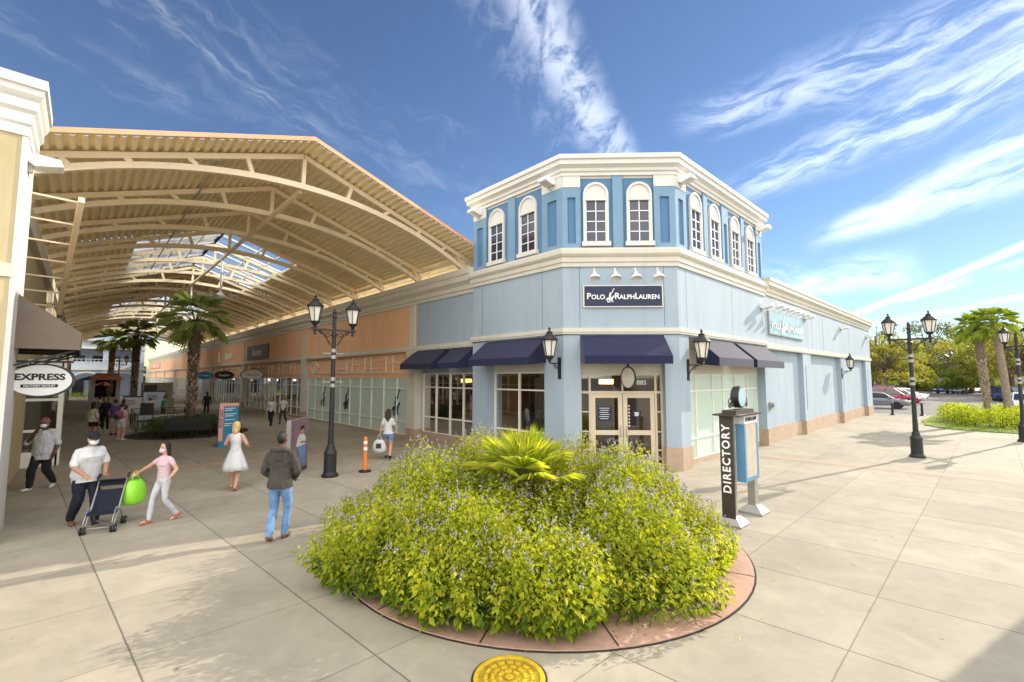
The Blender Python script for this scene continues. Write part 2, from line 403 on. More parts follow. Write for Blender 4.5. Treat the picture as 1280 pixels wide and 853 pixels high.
# planter ring and soil
PC = (5.85, 5.48)
def ring(mb, c, r0, r1, z0, z1, n=72, mi=0):
    vs = []
    for i in range(n):
        a = 2*math.pi*i/n; x, y = math.cos(a), math.sin(a)
        vs += [(c[0]+x*r0, c[1]+y*r0, z1), (c[0]+x*r1, c[1]+y*r1, z1), (c[0]+x*r1, c[1]+y*r1, z0)]
    fs = []
    for i in range(n):
        a, b = i*3, (i+1) % n*3
        fs += [(a, a+1, b+1, b), (a+1, a+2, b+2, b+1)]
    return mb.add(vs, fs, mi)
r_ = MB('brick_red', 'black_metal'); ring(r_, PC, 2.45, 3.2, -.02, .02); ring(r_, PC, 3.2, 3.225, 0, .006, mi=1)
for k in range(14):
    a = 2*math.pi*k/14+.1; T = Matrix.Translation((*PC, 0)) @ Matrix.Rotation(a, 4, 'Z')
    r_.box(2.46, 3.19, -.008, .008, .015, .023, 1, T)
struct(r_, 'planter_border')
so = MB('mulch'); vs = [(PC[0], PC[1], .16)]; n = 64
for j, rr in enumerate((.8, 1.6, 2.2, 2.47)):
    for i in range(n):
        a = 2*math.pi*i/n; vs.append((PC[0]+rr*math.cos(a), PC[1]+rr*math.sin(a), (.15, .13, .09, .026)[j]+(rnd.uniform(-.02, .02) if j < 3 else 0)))
fs = [(0, 1+i, 1+(i+1) % n) for i in range(n)]
for j in range(3): fs += [(1+j*n+i, 1+(j+1)*n+i, 1+(j+1)*n+(i+1) % n, 1+j*n+(i+1) % n) for i in range(n)]
so.add(vs, fs, 0, True); struct(so, 'planter_soil')
# dropped leaves on the ring and paving
lf = MB('bush')
for k in range(420):
    a = rnd.uniform(2.6, 6.6); r = 2.5+abs(rnd.gauss(0, .42)); p = V((PC[0]+r*math.cos(a), PC[1]+r*math.sin(a), .026+.004*(k % 3)))
    b = rnd.uniform(0, 6.28); s = rnd.uniform(.025, .055)
    lf.leaf(p, V((math.cos(b), math.sin(b), 0)), s*.5, s, V((0, 0, 1)), fold=.1)
lf.solo('leaf_litter', 'fallen leaf bits scattered on the brick ring around the flowering bush', 'leaves', None, None, 'stuff')

# manhole cover
mc = thing('manhole_cover', 'round yellow painted cast iron cover set in the paving in front of the planter', 'manhole cover', (2.99, 3.22, 0))
m_ = MB('worn_iron'); m_.lathe([(.33, .004), (.33, .012), (.27, .014), (.26, .010), (.0001, .012)], 48, (2.99, 3.22, 0)); m_.build('lid', mc)
m_ = MB('yellow_iron')
for rr, cnt in ((.215, 16), (.15, 11), (.085, 7)):
    for k in range(cnt):
        T = Matrix.Translation((2.99, 3.22, 0)) @ Matrix.Rotation(2*math.pi*k/cnt, 4, 'Z')
        m_.box(rr-.016, rr+.016, -.03, .03, .009, .019, 0, T)
m_.lathe([(.28, .010), (.285, .020), (.325, .020), (.328, .012)], 48, (2.99, 3.22, 0), caps=False); m_.lathe([(.0001, .012), (.04, .020), (.0001, .021)], 16, (2.99, 3.22, 0)); m_.build('raised_grip_pattern', mc)
m_ = MB('dark_bronze'); ring(m_, (2.99, 3.22), .332, .35, 0, .007, 48); m_.build('rim', mc)

# ------------------------------------------------------------------ corner store
class Fac:
    def __init__(s, o, t, L): s.o = V((*o, 0)); s.t = V((*t, 0)).normalized(); s.n = V((s.t.y, -s.t.x, 0)); s.L = L
    def __call__(s, a, d, z): return s.o+s.t*a+s.n*d+V((0, 0, z))
    def T(s): return lambda p: s(p.x, p.y, p.z)
    def box(s, mb, a0, a1, d0, d1, z0, z1, mi=0): return mb.box(a0, a1, d0, d1, z0, z1, mi, lambda p: s(p.x, p.y, p.z))
    def pr(s, mb, poly, d0, d1, mi=0): return mb.prism(poly, lambda a, b, c: s(a, c, b), d0, d1, mi)
    def fr(s, a, d, z): return frame(s(a, d, z), s.t, s.n)
FW = Fac((10.55, 13.37), (0, -1), 4.42); FC = Fac((10.55, 8.95), (1, -1), 3.465); FS = Fac((13.0, 6.5), (1, 0), 7.5)
FWING = Fac((20.5, 6.5), (1, 0), 22.6)
FROW = Fac((10.66, 130), (0, -1), 116.63)
TP = [(10.55, 13.37), (10.55, 8.95), (13.0, 6.5), (20.5, 6.5), (20.5, 13.37)]
cs = thing('corner_store', 'pale blue corner shop with chamfered entrance and a second storey of arched windows', 'shop building', (11.8, 7.7, 0))
# mid wall and bands of the tower
m = MB('blue_stucco'); m.sweep(TP, [(0, 4.02), (0, 6.3), (-.3, 6.3), (-.3, 4.02)], True)
for F, js in ((FC, (.72, 2.93)), (FW, (1.1, 3.5)), (FS, (.75, 3.4, 6.2))):
    pass
m.build('middle_wall', cs)
m = MB('charcoal')
for F, js in ((FC, (.50, 3.05)), (FW, (.55, 3.55)), (FS, (.55, 4.1))):
    for j in js: m.cut(); F.box(m, j-.006, j+.006, -.01, .002, 4.26, 6.2)
m.pieces('control_joint', cs)
m = MB('cream_trim'); m.sweep(TP, [(-.05, 4.055), (.055, 4.055), (.055, 4.10), (.075, 4.115), (.075, 4.235), (-.05, 4.235)], True); m.build('band_course', cs)
m = MB('cream_trim'); m.sweep(TP, [(-.05, 6.12), (.05, 6.12), (.05, 6.24), (.085, 6.26), (.085, 6.40), (.13, 6.44), (.17, 6.5), (.17, 6.62), (.15, 6.64), (.15, 6.68), (-.05, 6.68)], True); m.build('string_cornice', cs)
m = MB('white_trim'); m.sweep(TP, [(-.05, 9.0), (.03, 9.0), (.03, 9.10), (.08, 9.13), (.08, 9.22), (.16, 9.28), (.20, 9.30), (.20, 9.44), (.25, 9.46), (.25, 9.60), (-.35, 9.60), (-.35, 9.0)], True); m.build('roof_cornice', cs)
m = MB('deep_blue'); m.sweep(TP, [(-.06, 6.6), (-.06, 9.05), (-.3, 9.05), (-.3, 6.6)], True); m.build('upper_wall', cs)
m = MB('cream_trim'); m.add([(10.8, 13.2, 9.3), (10.8, 9.0, 9.3), (13.1, 6.7, 9.3), (20.3, 6.7, 9.3), (20.3, 13.2, 9.3)], [(0, 1, 2, 3, 4)]); m.build('tower_roof', cs)
# upper pilasters with inset panel and white capital
up = MB('mid_blue'); cap = MB('white_trim')
def pilaster(F, a0, a1, panel=True, capz=8.64):
    up.cut()
    if panel and a1-a0 > .4:
        w = (a1-a0); b0, b1 = a0+w*.28, a1-w*.28
        F.box(up, a0, b0, -.06, 0, 6.66, 9.02); F.box(up, b1, a1, -.06, 0, 6.66, 9.02)
        F.box(up, b0, b1, -.06, 0, 6.66, 6.86); F.box(up, b0, b1, -.06, 0, 8.32, 9.02)
    else: F.box(up, a0, a1, -.06, 0, 6.66, 9.02)
for F, ends, mids in ((FC, ((0, .56), (2.81, 3.465)), ((1.55, 1.86),)), (FW, ((0, .75), (3.55, 4.42)), ((1.92, 2.28),)), (FS, ((0, .72), (6.88, 7.5)), ((2.0, 2.3), (5.3, 5.6)))):
    for a, b in ends: pilaster(F, a, b); cap.cut(); F.box(cap, a+.004, b-.004, -.05, .012, 8.64, 9.01)
    for a, b in mids: pilaster(F, a, b, False)
pilaster(FS, 3.5, 4.05)
up.pieces('upper_pilaster', cs); cap.pieces('capital', cs)
m = MB('white_trim')
for F in (FC, FW, FS): m.cut(); F.box(m, .3, F.L-.3, -.058, -.045, 8.93, 9.02)
m.pieces('frieze', cs)
def arched(F, c, w=.78, z0=6.90, zs=8.22):
    """a window: trim (frame), glass, muntins, sill"""
    r = w/2; n = 14
    arc = [(c+r*math.cos(math.pi*i/n), zs+.18+r*math.sin(math.pi*i/n)) for i in range(n+1)]
    arc2 = [(c+(r-.07)*math.cos(math.pi*i/n), zs+.18+(r-.07)*math.sin(math.pi*i/n)) for i in range(n+1)]
    fm = MB('white_trim')
    F.box(fm, c-r, c-r+.07, -.05, .03, z0, zs+.18); F.box(fm, c+r-.07, c+r, -.05, .03, z0, zs+.18)
    F.box(fm, c-r+.07, c+r-.07, -.05, .05, zs-.02, zs+.06)
    for i in range(n):
        p, q, s_, t_ = arc[i], arc[i+1], arc2[i+1], arc2[i]
        F.pr(fm, [p, q, s_, t_], -.05, .03)
    F.pr(fm, [(c+r-.07, zs+.06)]+arc2+[(c-r+.07, zs+.06)], -.05, -.012)
    f = fm.build('window', cs)
    g = MB('window_dark'); F.box(g, c-r+.07, c+r-.07, -.055, -.03, z0, zs-.02); g.build('pane', f)
    g = MB('white_metal')
    F.box(g, c-.014, c+.014, -.03, -.005, z0, zs-.02)
    for k in (1, 2, 3): zz = z0+(zs-.02-z0)*k/4; F.box(g, c-r+.07, c+r-.07, -.029, -.006, zz-.013, zz+.013)
    F.box(g, c-r+.07, c-r+.10, -.03, .0, z0, zs-.02); F.box(g, c+r-.10, c+r-.07, -.03, .0, z0, zs-.02)
    g.build('muntin', f)
    g = MB('white_trim'); F.box(g, c-r-.05, c+r+.05, -.05, .09, z0-.14, z0); g.build('sill', f)
for c in (1.03, 2.36): arched(FC, c)
for c in (1.32, 2.9): arched(FW, c, .82)
for c in (1.40, 2.86, 4.68, 6.2): arched(FS, c, .84)
# ground storey: pilasters, headers, stone bases
w = MB('blue_stucco'); st = MB('stone_base')
def pier(F, a0, a1, z1=4.04, d=.5, z0=.66):
    F.box(w, a0, a1, -d, 0, z0, z1)
def base(F, a0, a1, d=.5, e0=.03, e1=.03): F.box(st, a0-e0, a1+e1, -d+.003, .035, 0, .67)
for F, a0, a1 in ((FW, 0, .86), (FC, .0, .0)):
    if a1 > a0: pier(F, a0, a1); base(F, a0, a1)
# corner piers are five-sided blocks round the chamfer corners
def block(mb, pts, z0, z1):
    n = len(pts); mb.add([(x, y, z0) for x, y in pts]+[(x, y, z1) for x, y in pts], [tuple(range(n))[::-1], tuple(range(n, 2*n))]+[(i, (i+1) % n, n+(i+1) % n, n+i) for i in range(n)])
def q(F, a, d): p = F(a, d, 0); return (p.x, p.y)
for F1, b1, F2, b2 in ((FW, 3.62, FC, .5), (FC, 3.02, FS, .62)):
    w.cut(); st.cut()
    block(w, [q(F1, b1, 0), q(F1, F1.L, 0), q(F2, b2, 0), q(F2, b2, -.5), q(F1, b1, -.5)], .66, 4.04)
    c = q(F1, F1.L, 0); cc = V((*c, 0))+(F1.n+F2.n)/(1+F1.n.dot(F2.n))*.035
    block(st, [q(F1, b1-.03, .035), (cc.x, cc.y), q(F2, b2+.03, .035), q(F2, b2+.03, -.45), q(F1, b1-.03, -.45)], 0, .67)
w.pieces('ground_floor_pier', cs); st.pieces('stone_plinth', cs)
hd = MB('frost_head') if False else MB('cream_trim')
FC.box(hd, .5, 3.02, -.45, -.3, 2.86, 4.03); hd.cut(); FW.box(hd, .86, 3.62, -.45, -.3, 2.92, 4.03); hd.cut(); FS.box(hd, .62, 7.3, -.45, -.3, 2.86, 4.03)
hd.pieces('awning_header', cs)
# wing
w = MB('blue_stucco')
FWING.box(w, .004, 22.5, -.6, -.22, .6, 4.0)
for a0, a1 in ((0, .24), (5.15, 6.5), (13.0, 14.5), (20.6, 22.5)):
    w.cut(); c = (a0+a1)/2 if a1-a0 > 1 else None
    if c:
        FWING.box(w, a0, c-.32, -.22, 0, .6, 4.0); FWING.box(w, c-.20, a1, -.22, 0, .6, 4.0)
        FWING.box(w, c-.32, c-.20, -.22, -.09, .6, 4.0); FWING.box(w, c-.32, c-.20, -.22, 0, .6, 1.15); FWING.box(w, c-.32, c-.20, -.22, 0, 3.3, 4.0)
    else: FWING.box(w, a0-.22, a1, -.4, 0, .6, 4.0)
w.pieces('wing_pilaster', cs); w = MB('blue_stucco')
FWING.box(w, .002, 22.5, -.6, 0, 3.98, 6.4)
w.box(42.6, 43.0, 7.0, 40, 0, 6.4)
w.build('wing_wall', cs)
st = MB('stone_base')
FWING.box(st, -.25, 22.53, -.6, -.16, 0, .64)
for a0, a1 in ((-.22, .24), (5.15, 6.5), (13.0, 14.5), (20.6, 22.5)): FWING.box(st, a0-.02, a1+.02, -.3, .04, 0, .655)
st.build('wing_plinth', cs)
m = MB('cream_trim')
WP = [(20.5, 6.5), (43.0, 6.5), (43.0, 40)]
m.sweep(WP, [(-.05, 3.93), (.04, 3.93), (.06, 3.99), (.06, 4.16), (-.05, 4.16)]); m.build('wing_band', cs)
m = MB('cream_trim')
m.sweep(WP, [(-.4, 6.2), (.05, 6.2), (.05, 6.32), (.1, 6.36), (.1, 6.48), (.19, 6.56), (.24, 6.58), (.24, 6.74), (.28, 6.76), (.28, 6.9), (-.4, 6.9)]); m.build('wing_cornice', cs)
m = MB('charcoal')
for j in (7.0, 9.2, 15.6): m.cut(); FWING.box(m, j-.008, j+.008, -.01, .003, 4.17, 6.2)
m.pieces('control_joint', cs)
m = MB('roof_membrane'); m.box(13.2, 42.9, 6.95, 40, 6.3, 6.5); m.box(10.95, 13.2, 13.4, 40, 6.3, 6.5); m.box(10.95, 40, 40, 130, 6.3, 6.5); m.build('flat_roof', cs)
# windows of the ground storey
def shopfront(F, par, a0, a1, d, z0, z1, xs, zs, fm='frame_white', gl='glass', fw=.05, name='shop_window', solid=None):
    f = MB(fm)
    for x in [a0]+list(xs)+[a1]: F.box(f, x-fw/2, x+fw/2, d-.06, d+.04, z0, z1)
    for z in [z0]+list(zs)+[z1]: F.box(f, a0, a1, d-.057, d+.037, z-fw/2, z+fw/2)
    o = f.build(name, par)
    g = MB(gl); F.box(g, a0, a1, d-.02, d-.008, z0, z1); g.build('pane', o)
    return o
shopfront(FW, cs, .9, 3.58, -.34, .35, 2.9, (2.15,), (.95, 2.32))
m = MB('stone_base'); FW.box(m, .86, 3.62, -.45, -.28, 0, .35); m.cut(); FS.box(m, .62, 7.3, -.45, -.28, 0, .14); m.pieces('window_stall', cs)
shopfront(FS, cs, .66, 7.26, -.36, .14, 2.86, (1.7, 3.0, 3.9, 5.0, 6.2), (.78, 2.3), gl='frost', name='frosted_window')
# door set
dr = MB('frame_tan')
for x in (.53, .81, 2.81, 2.99): FC.box(dr, x-.03, x+.03, -.42, -.3, 0, 2.84)
for z in (2.29, 2.84): FC.box(dr, .5, 3.02, -.418, -.302, z-.035, z+.035)
FC.box(dr, 1.79, 1.83, -.417, -.303, 2.29, 2.84)
for x0, x1 in ((.53, .81), (2.81, 2.99)):
    for z in (.05, .55, 1.1, 1.7): FC.box(dr, x0, x1, -.41, -.31, z-.02, z+.02)
ds = dr.build('door_surround', cs)
g = MB('glass'); FC.box(g, .53, 2.99, -.365, -.355, 2.29, 2.84)
for x0, x1 in ((.53, .81), (2.81, 2.99)): FC.box(g, x0, x1, -.365, -.355, .05, 2.29)
g.build('pane', ds)
for a0, a1, hx in ((.845, 1.80, 1.72), (1.82, 2.775, 1.90)):
    d_ = MB('frame_tan')
    for x0, x1 in ((a0, a0+.13), (a1-.13, a1)): FC.box(d_, x0, x1, -.39, -.325, .02, 2.25)
    for z0, z1 in ((.02, .26), (1.0, 1.14), (2.12, 2.25)): FC.box(d_, a0+.13, a1-.13, -.388, -.327, z0, z1)
    do = d_.build('entrance_door', cs)
    g = MB('glass'); FC.box(g, a0+.13, a1-.13, -.365, -.355, .26, 2.12); g.build('pane', do)
    h = MB('silver'); h.tube([FC(hx, -.325, .95), FC(hx, -.26, .95), FC(hx, -.26, 1.25), FC(hx, -.325, 1.25)], .014, 6); h.build('handle', do)
n_ = MB('navy_panel', 'white_letter')
for a0, a1, z0, z1 in ((1.06, 1.46, 1.42, 1.86), (2.12, 2.36, 1.55, 1.73)):
    n_.cut(); FC.box(n_, a0, a1, -.352, -.348, z0, z1)
    for k in range(6):
        zz = z1-.05-k*(z1-z0-.06)/6
        FC.box(n_, a0+.04+.03*(k % 2), a1-.05-.02*(k % 3), -.348, -.3465, zz-.012, zz+.002, 1)
n_.cut()
for k in range(7): FC.box(n_, 1.985, 2.02, -.352, -.348, 1.25+k*.1, 1.30+k*.1, 1)
n_.pieces('door_notice', cs)
text('885', .20, FC.fr(2.40, -.345, 2.58), 'white_letter', cs, 'house_number', .006)
# interior shell seen through the glass
it = MB('warm_wall', 'interior_floor', 'dark_interior')
it.add([(11.2, 13.2, .02), (11.2, 9.4, .02), (13.4, 7.0, .02), (20.2, 7.0, .02), (20.2, 13.2, .02)], [(0, 1, 2, 3, 4)], 1)
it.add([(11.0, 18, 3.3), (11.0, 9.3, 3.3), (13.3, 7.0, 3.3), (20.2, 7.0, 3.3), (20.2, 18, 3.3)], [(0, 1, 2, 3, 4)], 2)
it.box(14.6, 14.75, 10.0, 19, 0, 3.3, 2); it.box(14.6, 20.2, 9.9, 10.0, 0, 3.3, 0)
it.box(11.0, 14.7, 18.2, 18.3, 0, 3.3, 0); it.box(11.02, 12.0, 12.25, 12.32, 0, 3.3, 0)
it.box(12.4, 14.6, 11.4, 11.5, 0, 2.2, 0)
it.box(15.2, 15.35, 6.98, 9.9, 0, 3.3, 0)
it.build('shop_interior', cs)
it = MB('warm_lamp')
for x, y in ((12.2, 15.9), (12.7, 14.4), (12.0, 10.6), (13.2, 9.3)): it.cut(); it.lathe([(.0001, 2.52), (.24, 2.52), (.24, 2.68), (.0001, 2.68)], 14, (x, y, 0))
it.pieces('drum_lamp', cs)

# ------------------------------------------------------------------ orange shop row
row = thing('shop_row', 'long orange stucco row of shopfronts with cream pilasters running under the canopy', 'shop building', (10.66, 40, 0))
def A(y): return 130-y                       # facade parameter from world Y
BAYS = [17.85, 31.6, 47.4, 62.0, 76.5, 90.5, 104, 117.5, 129.6]
w = MB('orange_stucco', 'blue_stucco')
FROW.box(w, 0, A(17.5), -.4, 0, 4.1, 6.1); FROW.box(w, A(17.5), A(13.38), -.4, .003, 4.1, 6.1, 1)
FROW.box(w, 0, A(18.0), -.5, -.16, 2.72, 4.1)
FROW.box(w, A(17.45), A(13.38), -.45, -.28, 2.92, 4.1, 1)
w.build('upper_wall', row)
m = MB('cream_trim')
RP = [(10.66, 130), (10.66, 13.38)]
m.sweep(RP, [(-.3, 5.98), (.05, 5.98), (.05, 6.1), (.1, 6.14), (.1, 6.3), (.19, 6.4), (.24, 6.44), (.24, 6.66), (.28, 6.68), (.28, 6.9), (-.3, 6.9)])
m.build('cornice', row)
m = MB('cream_trim'); m.sweep(RP, [(-.3, 3.9), (.05, 3.9), (.07, 3.96), (.07, 4.12), (-.3, 4.12)]); m.build('band_course', row)
for y in BAYS:
    m = MB('cream_trim'); FROW.box(m, A(y+.34), A(y-.34), -.45, .06, 0, 3.91)
    FROW.box(m, A(y+.40), A(y-.40), -.3, .09, 3.72, 3.90); FROW.box(m, A(y+.22), A(y-.22), -.05, .05, 4.121, 5.979)
    m.build('pilaster', row)
m = MB('stone_base'); FROW.box(m, A(17.45), A(13.38), -.5, -.26, 0, .4)
for y in BAYS: FROW.box(m, A(y+.37), A(y-.37), -.4, .085, 0, .5)
FROW.box(m, 0, A(18.0), -.5, -.13, 0, .13); m.build('plinth', row)
shopfront(FROW, row, A(17.4), A(13.42), -.34, .4, 2.9, (A(16.4), A(15.4), A(14.5)), (1.05, 2.32))
shopfront(FROW, row, A(31.2), A(18.25), -.2, .13, 2.72, [A(31.2-k*1.3) for k in range(1, 10)], (.72, 2.22), gl='frost', name='frosted_window')
for i, (y1, y0) in enumerate(((47.0, 32.0), (61.6, 47.8), (76.1, 62.4), (90.1, 76.9), (103.6, 90.9), (117.1, 104.4), (129.2, 117.9))):
    n = 12; shopfront(FROW, row, A(y1), A(y0), -.2, .13, 2.72, [A(y1-(y1-y0)*k/n) for k in range(1, n)], (2.2,) if i else (.7, 2.2), name='shop_window')
    if i == 0:
        d_ = MB('frame_white')
        for k in range(2):
            b = A(40.8)+k*1.05
            for x in (b, b+.93): FROW.box(d_, x, x+.1, -.2, -.1, .1, 2.25)
            for z in (.1, .95, 2.15): FROW.box(d_, b+.1, b+.93, -.198, -.102, z, z+.1)
        d_.build('entrance_door', row)
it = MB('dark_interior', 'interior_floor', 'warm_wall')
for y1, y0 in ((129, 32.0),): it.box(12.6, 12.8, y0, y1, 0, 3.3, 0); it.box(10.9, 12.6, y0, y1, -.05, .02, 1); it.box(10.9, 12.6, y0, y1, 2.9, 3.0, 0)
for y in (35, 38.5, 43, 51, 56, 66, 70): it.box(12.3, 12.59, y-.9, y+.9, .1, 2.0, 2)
it.box(11.0, 14.0, 13.4, 13.5, 0, 3.2, 2)
it.build('shop_interior', row)
it = MB('lit_lamp')
for y in (33.5, 35.5, 37.5, 42, 44, 50, 53, 57, 64, 68): it.cut(); it.lathe([(.0001, 2.45), (.12, 2.45), (.12, 2.6), (.0001, 2.6)], 10, (12.0, y, 0))
it.pieces('ceiling_lamp', row)
# white lattice on the lower spandrel
for bi, (y1, y0) in enumerate(((31.25, 18.2), (47.05, 31.95), (61.6, 47.8))):
    t_ = MB('frame_white'); L = y1-y0; a = A(y1)
    def bar(u0, z0, u1, z1): t_.beam(FROW(a+u0, -.12, z0), FROW(a+u1, -.12, z1), .035, .035)
    bar(.1, 2.98, L-.1, 2.98)
    for k in range(1, 11):
        u = .3+k*(L-.6)/11+(.25 if k % 2 else -.2)
        if k > 2: bar(u, 2.98, u, 3.78)
        if k > 2 and k < 10: bar(u, (3.45, 3.2, 3.6)[k % 3], u+(L-.6)/11*1.2, (3.45, 3.2, 3.6)[k % 3])
    for (p, q_) in (((.5, 3.35), (1.3, 3.78)), ((1.3, 3.78), (2.1, 3.35)), ((2.1, 3.35), (1.3, 2.98)), ((1.3, 2.98), (.5, 3.35)), ((1.3, 2.98), (1.3, 3.78)), ((.9, 3.16), (1.7, 3.16))):
        bar(p[0], p[1], q_[0], q_[1])
    t_.build('trellis', row)
# polo player marks on the frosted glass (dark silhouettes)
def rider(F, par, a, d, z, h, m, name='rider_emblem'):
    b = MB(m); k = h/1.0
    def P(poly, e=0): F.pr(b, [(a+x*k, z+y*k) for x, y in poly], d, d+.006+e)
    P([(-.22, .30), (-.05, .36), (.10, .33), (.20, .42), (.28, .52), (.36, .47), (.33, .40), (.27, .37), (.22, .24), (.10, .18), (-.10, .17), (-.20, .20)])          # horse body, neck and head
    P([(-.20, .20), (-.12, .18), (-.17, .08), (-.12, -.04), (-.17, -.05), (-.23, .07)], .001); P([(.12, .19), (.21, .24), (.18, .08), (.27, .0), (.23, -.03), (.12, .06)], .001)
    P([(-.06, .18), (.0, .18), (-.04, .06), (-.08, -.06), (-.12, -.05), (-.09, .07)], .002); P([(.04, .19), (.1, .19), (.08, .05), (.02, -.03), (-.01, .0), (.03, .07)], .002)
    P([(-.22, .30), (-.20, .24), (-.32, .10), (-.30, .22)], .003)
    P([(-.06, .36), (.06, .35), (.08, .50), (.05, .62), (-.02, .62), (-.08, .52)], .004)     # rider
    P([(-.02, .62), (.05, .62), (.07, .68), (.02, .73), (-.04, .69)], .005)
    P([(.03, .30), (.10, .34), (.06, .16), (.01, .16)], .004)
    P([(.03, .60), (.06, .56), (.18, .70), (.30, .98), (.26, .99), (.13, .74)], .006); P([(.22, .99), (.36, 1.02), (.35, .97), (.24, .95)], .007)
    return b.build(name, par)
for y in (28.6, 25.2, 19.6): rider(FROW, row, A(y), -.19, 1.0, 1.15, 'navy_panel')

# awnings
def awning(F, a0, a1, zt, zb, zv, out, label, mt='navy_canvas', d0=0):
    o = thing('awning', label, 'awning', F((a0+a1)/2, d0, zv), math.atan2(F.t.y, F.t.x), 'navy shop awnings')
    b = MB(mt); poly = [(d0, zt), (d0+out, zb), (d0+out, zv), (d0+out-.02, zv), (d0+out-.02, zb-.02), (d0, zt-.03)]
    b.prism(poly, lambda p, q_, c: F(c, p, q_), a0, a1)
    b.build('canopy_cloth', o)
    b = MB(mt)
    for x in (a0, a1-.015): b.cut(); b.prism([(d0, zt-.031), (d0+out-.021, zb-.021), (d0+out-.021, zv), (d0+out-.10, zv), (d0, zv+.08)], lambda p, q_, c: F(c, p, q_), x, x+.015)
    b.pieces('side_panel', o)
    b = MB('frame_white')
    for x in (a0+.06, (a0+a1)/2, a1-.08): b.beam(F(x, d0+.02, zt-.08), F(x, d0+out-.04, zb-.05), .025); b.beam(F(x, d0+.02, zv+.1), F(x, d0+out-.04, zv+.05), .025)
    b.build('awning_frame', o); return o
awning(FC, .52, 3.0, 4.02, 3.36, 3.13, .85, 'navy awning over the double entrance doors on the chamfered corner')
awning(FW, .75, 3.70, 4.0, 3.36, 3.13, .80, 'navy awning over the corner shop window left of the entrance, beside the wall lantern')
awning(FS, 1.1, 3.95, 4.0, 3.36, 3.10, .72, 'sunlit navy awning nearest the corner on the right-hand wall')
awning(FS, 4.3, 7.25, 4.0, 3.36, 3.10, .72, 'sunlit navy awning farther along the right-hand wall, below the side sign')
awning(FROW, A(17.55), A(15.2), 3.9, 3.3, 3.08, .78, 'leftmost navy awning, next to the orange shopfront')
awning(FROW, A(14.75), A(13.42), 3.9, 3.3, 3.08, .78, 'narrow navy awning squeezed between the leftmost awning and the corner tower')
# ------------------------------------------------------------------ signs on the corner store
def board(F, a0, a1, z0, z1, d, mt, label, border='white_trim', name='shop_sign'):
    o = thing(name, label, 'sign', F((a0+a1)/2, d, z0), math.atan2(F.t.y, F.t.x))
    b = MB(border); F.box(b, a0, a1, d, d+.07, z0, z1); b.build('sign_frame', o)
    b = MB(mt); F.box(b, a0+.035, a1-.035, d+.07, d+.078, z0+.035, z1-.035); b.build('sign_face', o)
    return o
def caps(F, par, a, z, d, words, big, small, m, sx=1):
    """small-capital lettering: (text, x offset) laid out by hand"""
    for s, x, k in words: text(s, big if k else small, F.fr(a+x, d, z if k else z-(big-small)*.35), m, par, 'lettering', .008, 'LEFT', sx, .004)
sg = board(FC, .60, 3.0, 4.86, 5.54, 0, 'navy_panel', 'navy fascia sign with white lettering and rider emblem above the entrance')
LET = [('P', .0, 1), ('OLO', .14, 0), ('R', .84, 1), ('ALPH', .985, 0), ('L', 1.45, 1), ('AUREN', 1.56, 0)]
caps(FC, sg, .70, 5.19, .08, LET, .265, .195, 'white_letter')
rider(FC, sg, 1.405, .08, 5.02, .40, 'white_letter')
s2 = board(FWING, .3, 5.15, 4.55, 5.55, 0, 'skyteal', 'glossy teal side sign with standing white letters on the right-hand wall', 'silver')
LET2 = [(t_, x*2.02, k) for t_, x, k in LET]
caps(FWING, s2, .5, 4.98, .10, LET2, .55, .41, 'white_letter'); rider(FWING, s2, 2.0, .10, 4.65, .85, 'white_letter')
# gooseneck lamps
def goose(F, a, z, label, sc=1, grp='gooseneck lamps over the navy sign', first=[None]):
    rz = math.atan2(F.t.y, F.t.x)
    if first[0] is None:
        o = thing('gooseneck_lamp', label, 'lamp', (0, 0, 0), 0, grp)      # local frame: x along wall, -y outward
        b = MB('white_metal'); b.lathe([(.05, -.02), (.05, 0)], 10, (0, 0, .0), T=Matrix.Rotation(R(90), 4, 'X')); b.tube([(0, 0, 0), (0, -.10, .10), (0, -.22, .16), (0, -.34, .10), (0, -.40, -.02)], .016, 6); b.build('arm', o)
        b = MB('white_metal'); T = Matrix.Rotation(R(-22), 4, 'X')
        b.lathe([(.02, .05), (.05, .03), (.06, -.04), (.14, -.12), (.16, -.20), (.15, -.20), (.12, -.12), (.0001, -.06)], 16, (0, -.40, -.03), sm=True, T=T); b.build('lamp_shade', o)
        first[0] = o; o.location = F(a, 0, z); o.rotation_euler = (0, 0, rz); o.scale = (sc,)*3; return o
    o = dup(first[0], F(a, 0, z), rz, label, sc); o['group'] = grp; return o
for i, a in enumerate((.90, 1.52, 2.12, 2.78)):
    goose(FC, a, 5.86, ('first', 'second', 'third', 'fourth')[i]+' from the left of the four white gooseneck lamps above the navy sign')
for i in range(7):
    goose(FWING, .4+i*.78, 5.84, ('nearest', 'second nearest', 'third nearest', 'middle', 'fifth nearest', 'second farthest', 'farthest')[i]+' of the row of white gooseneck lamps above the teal side sign', 1, 'gooseneck lamps over the teal side sign')
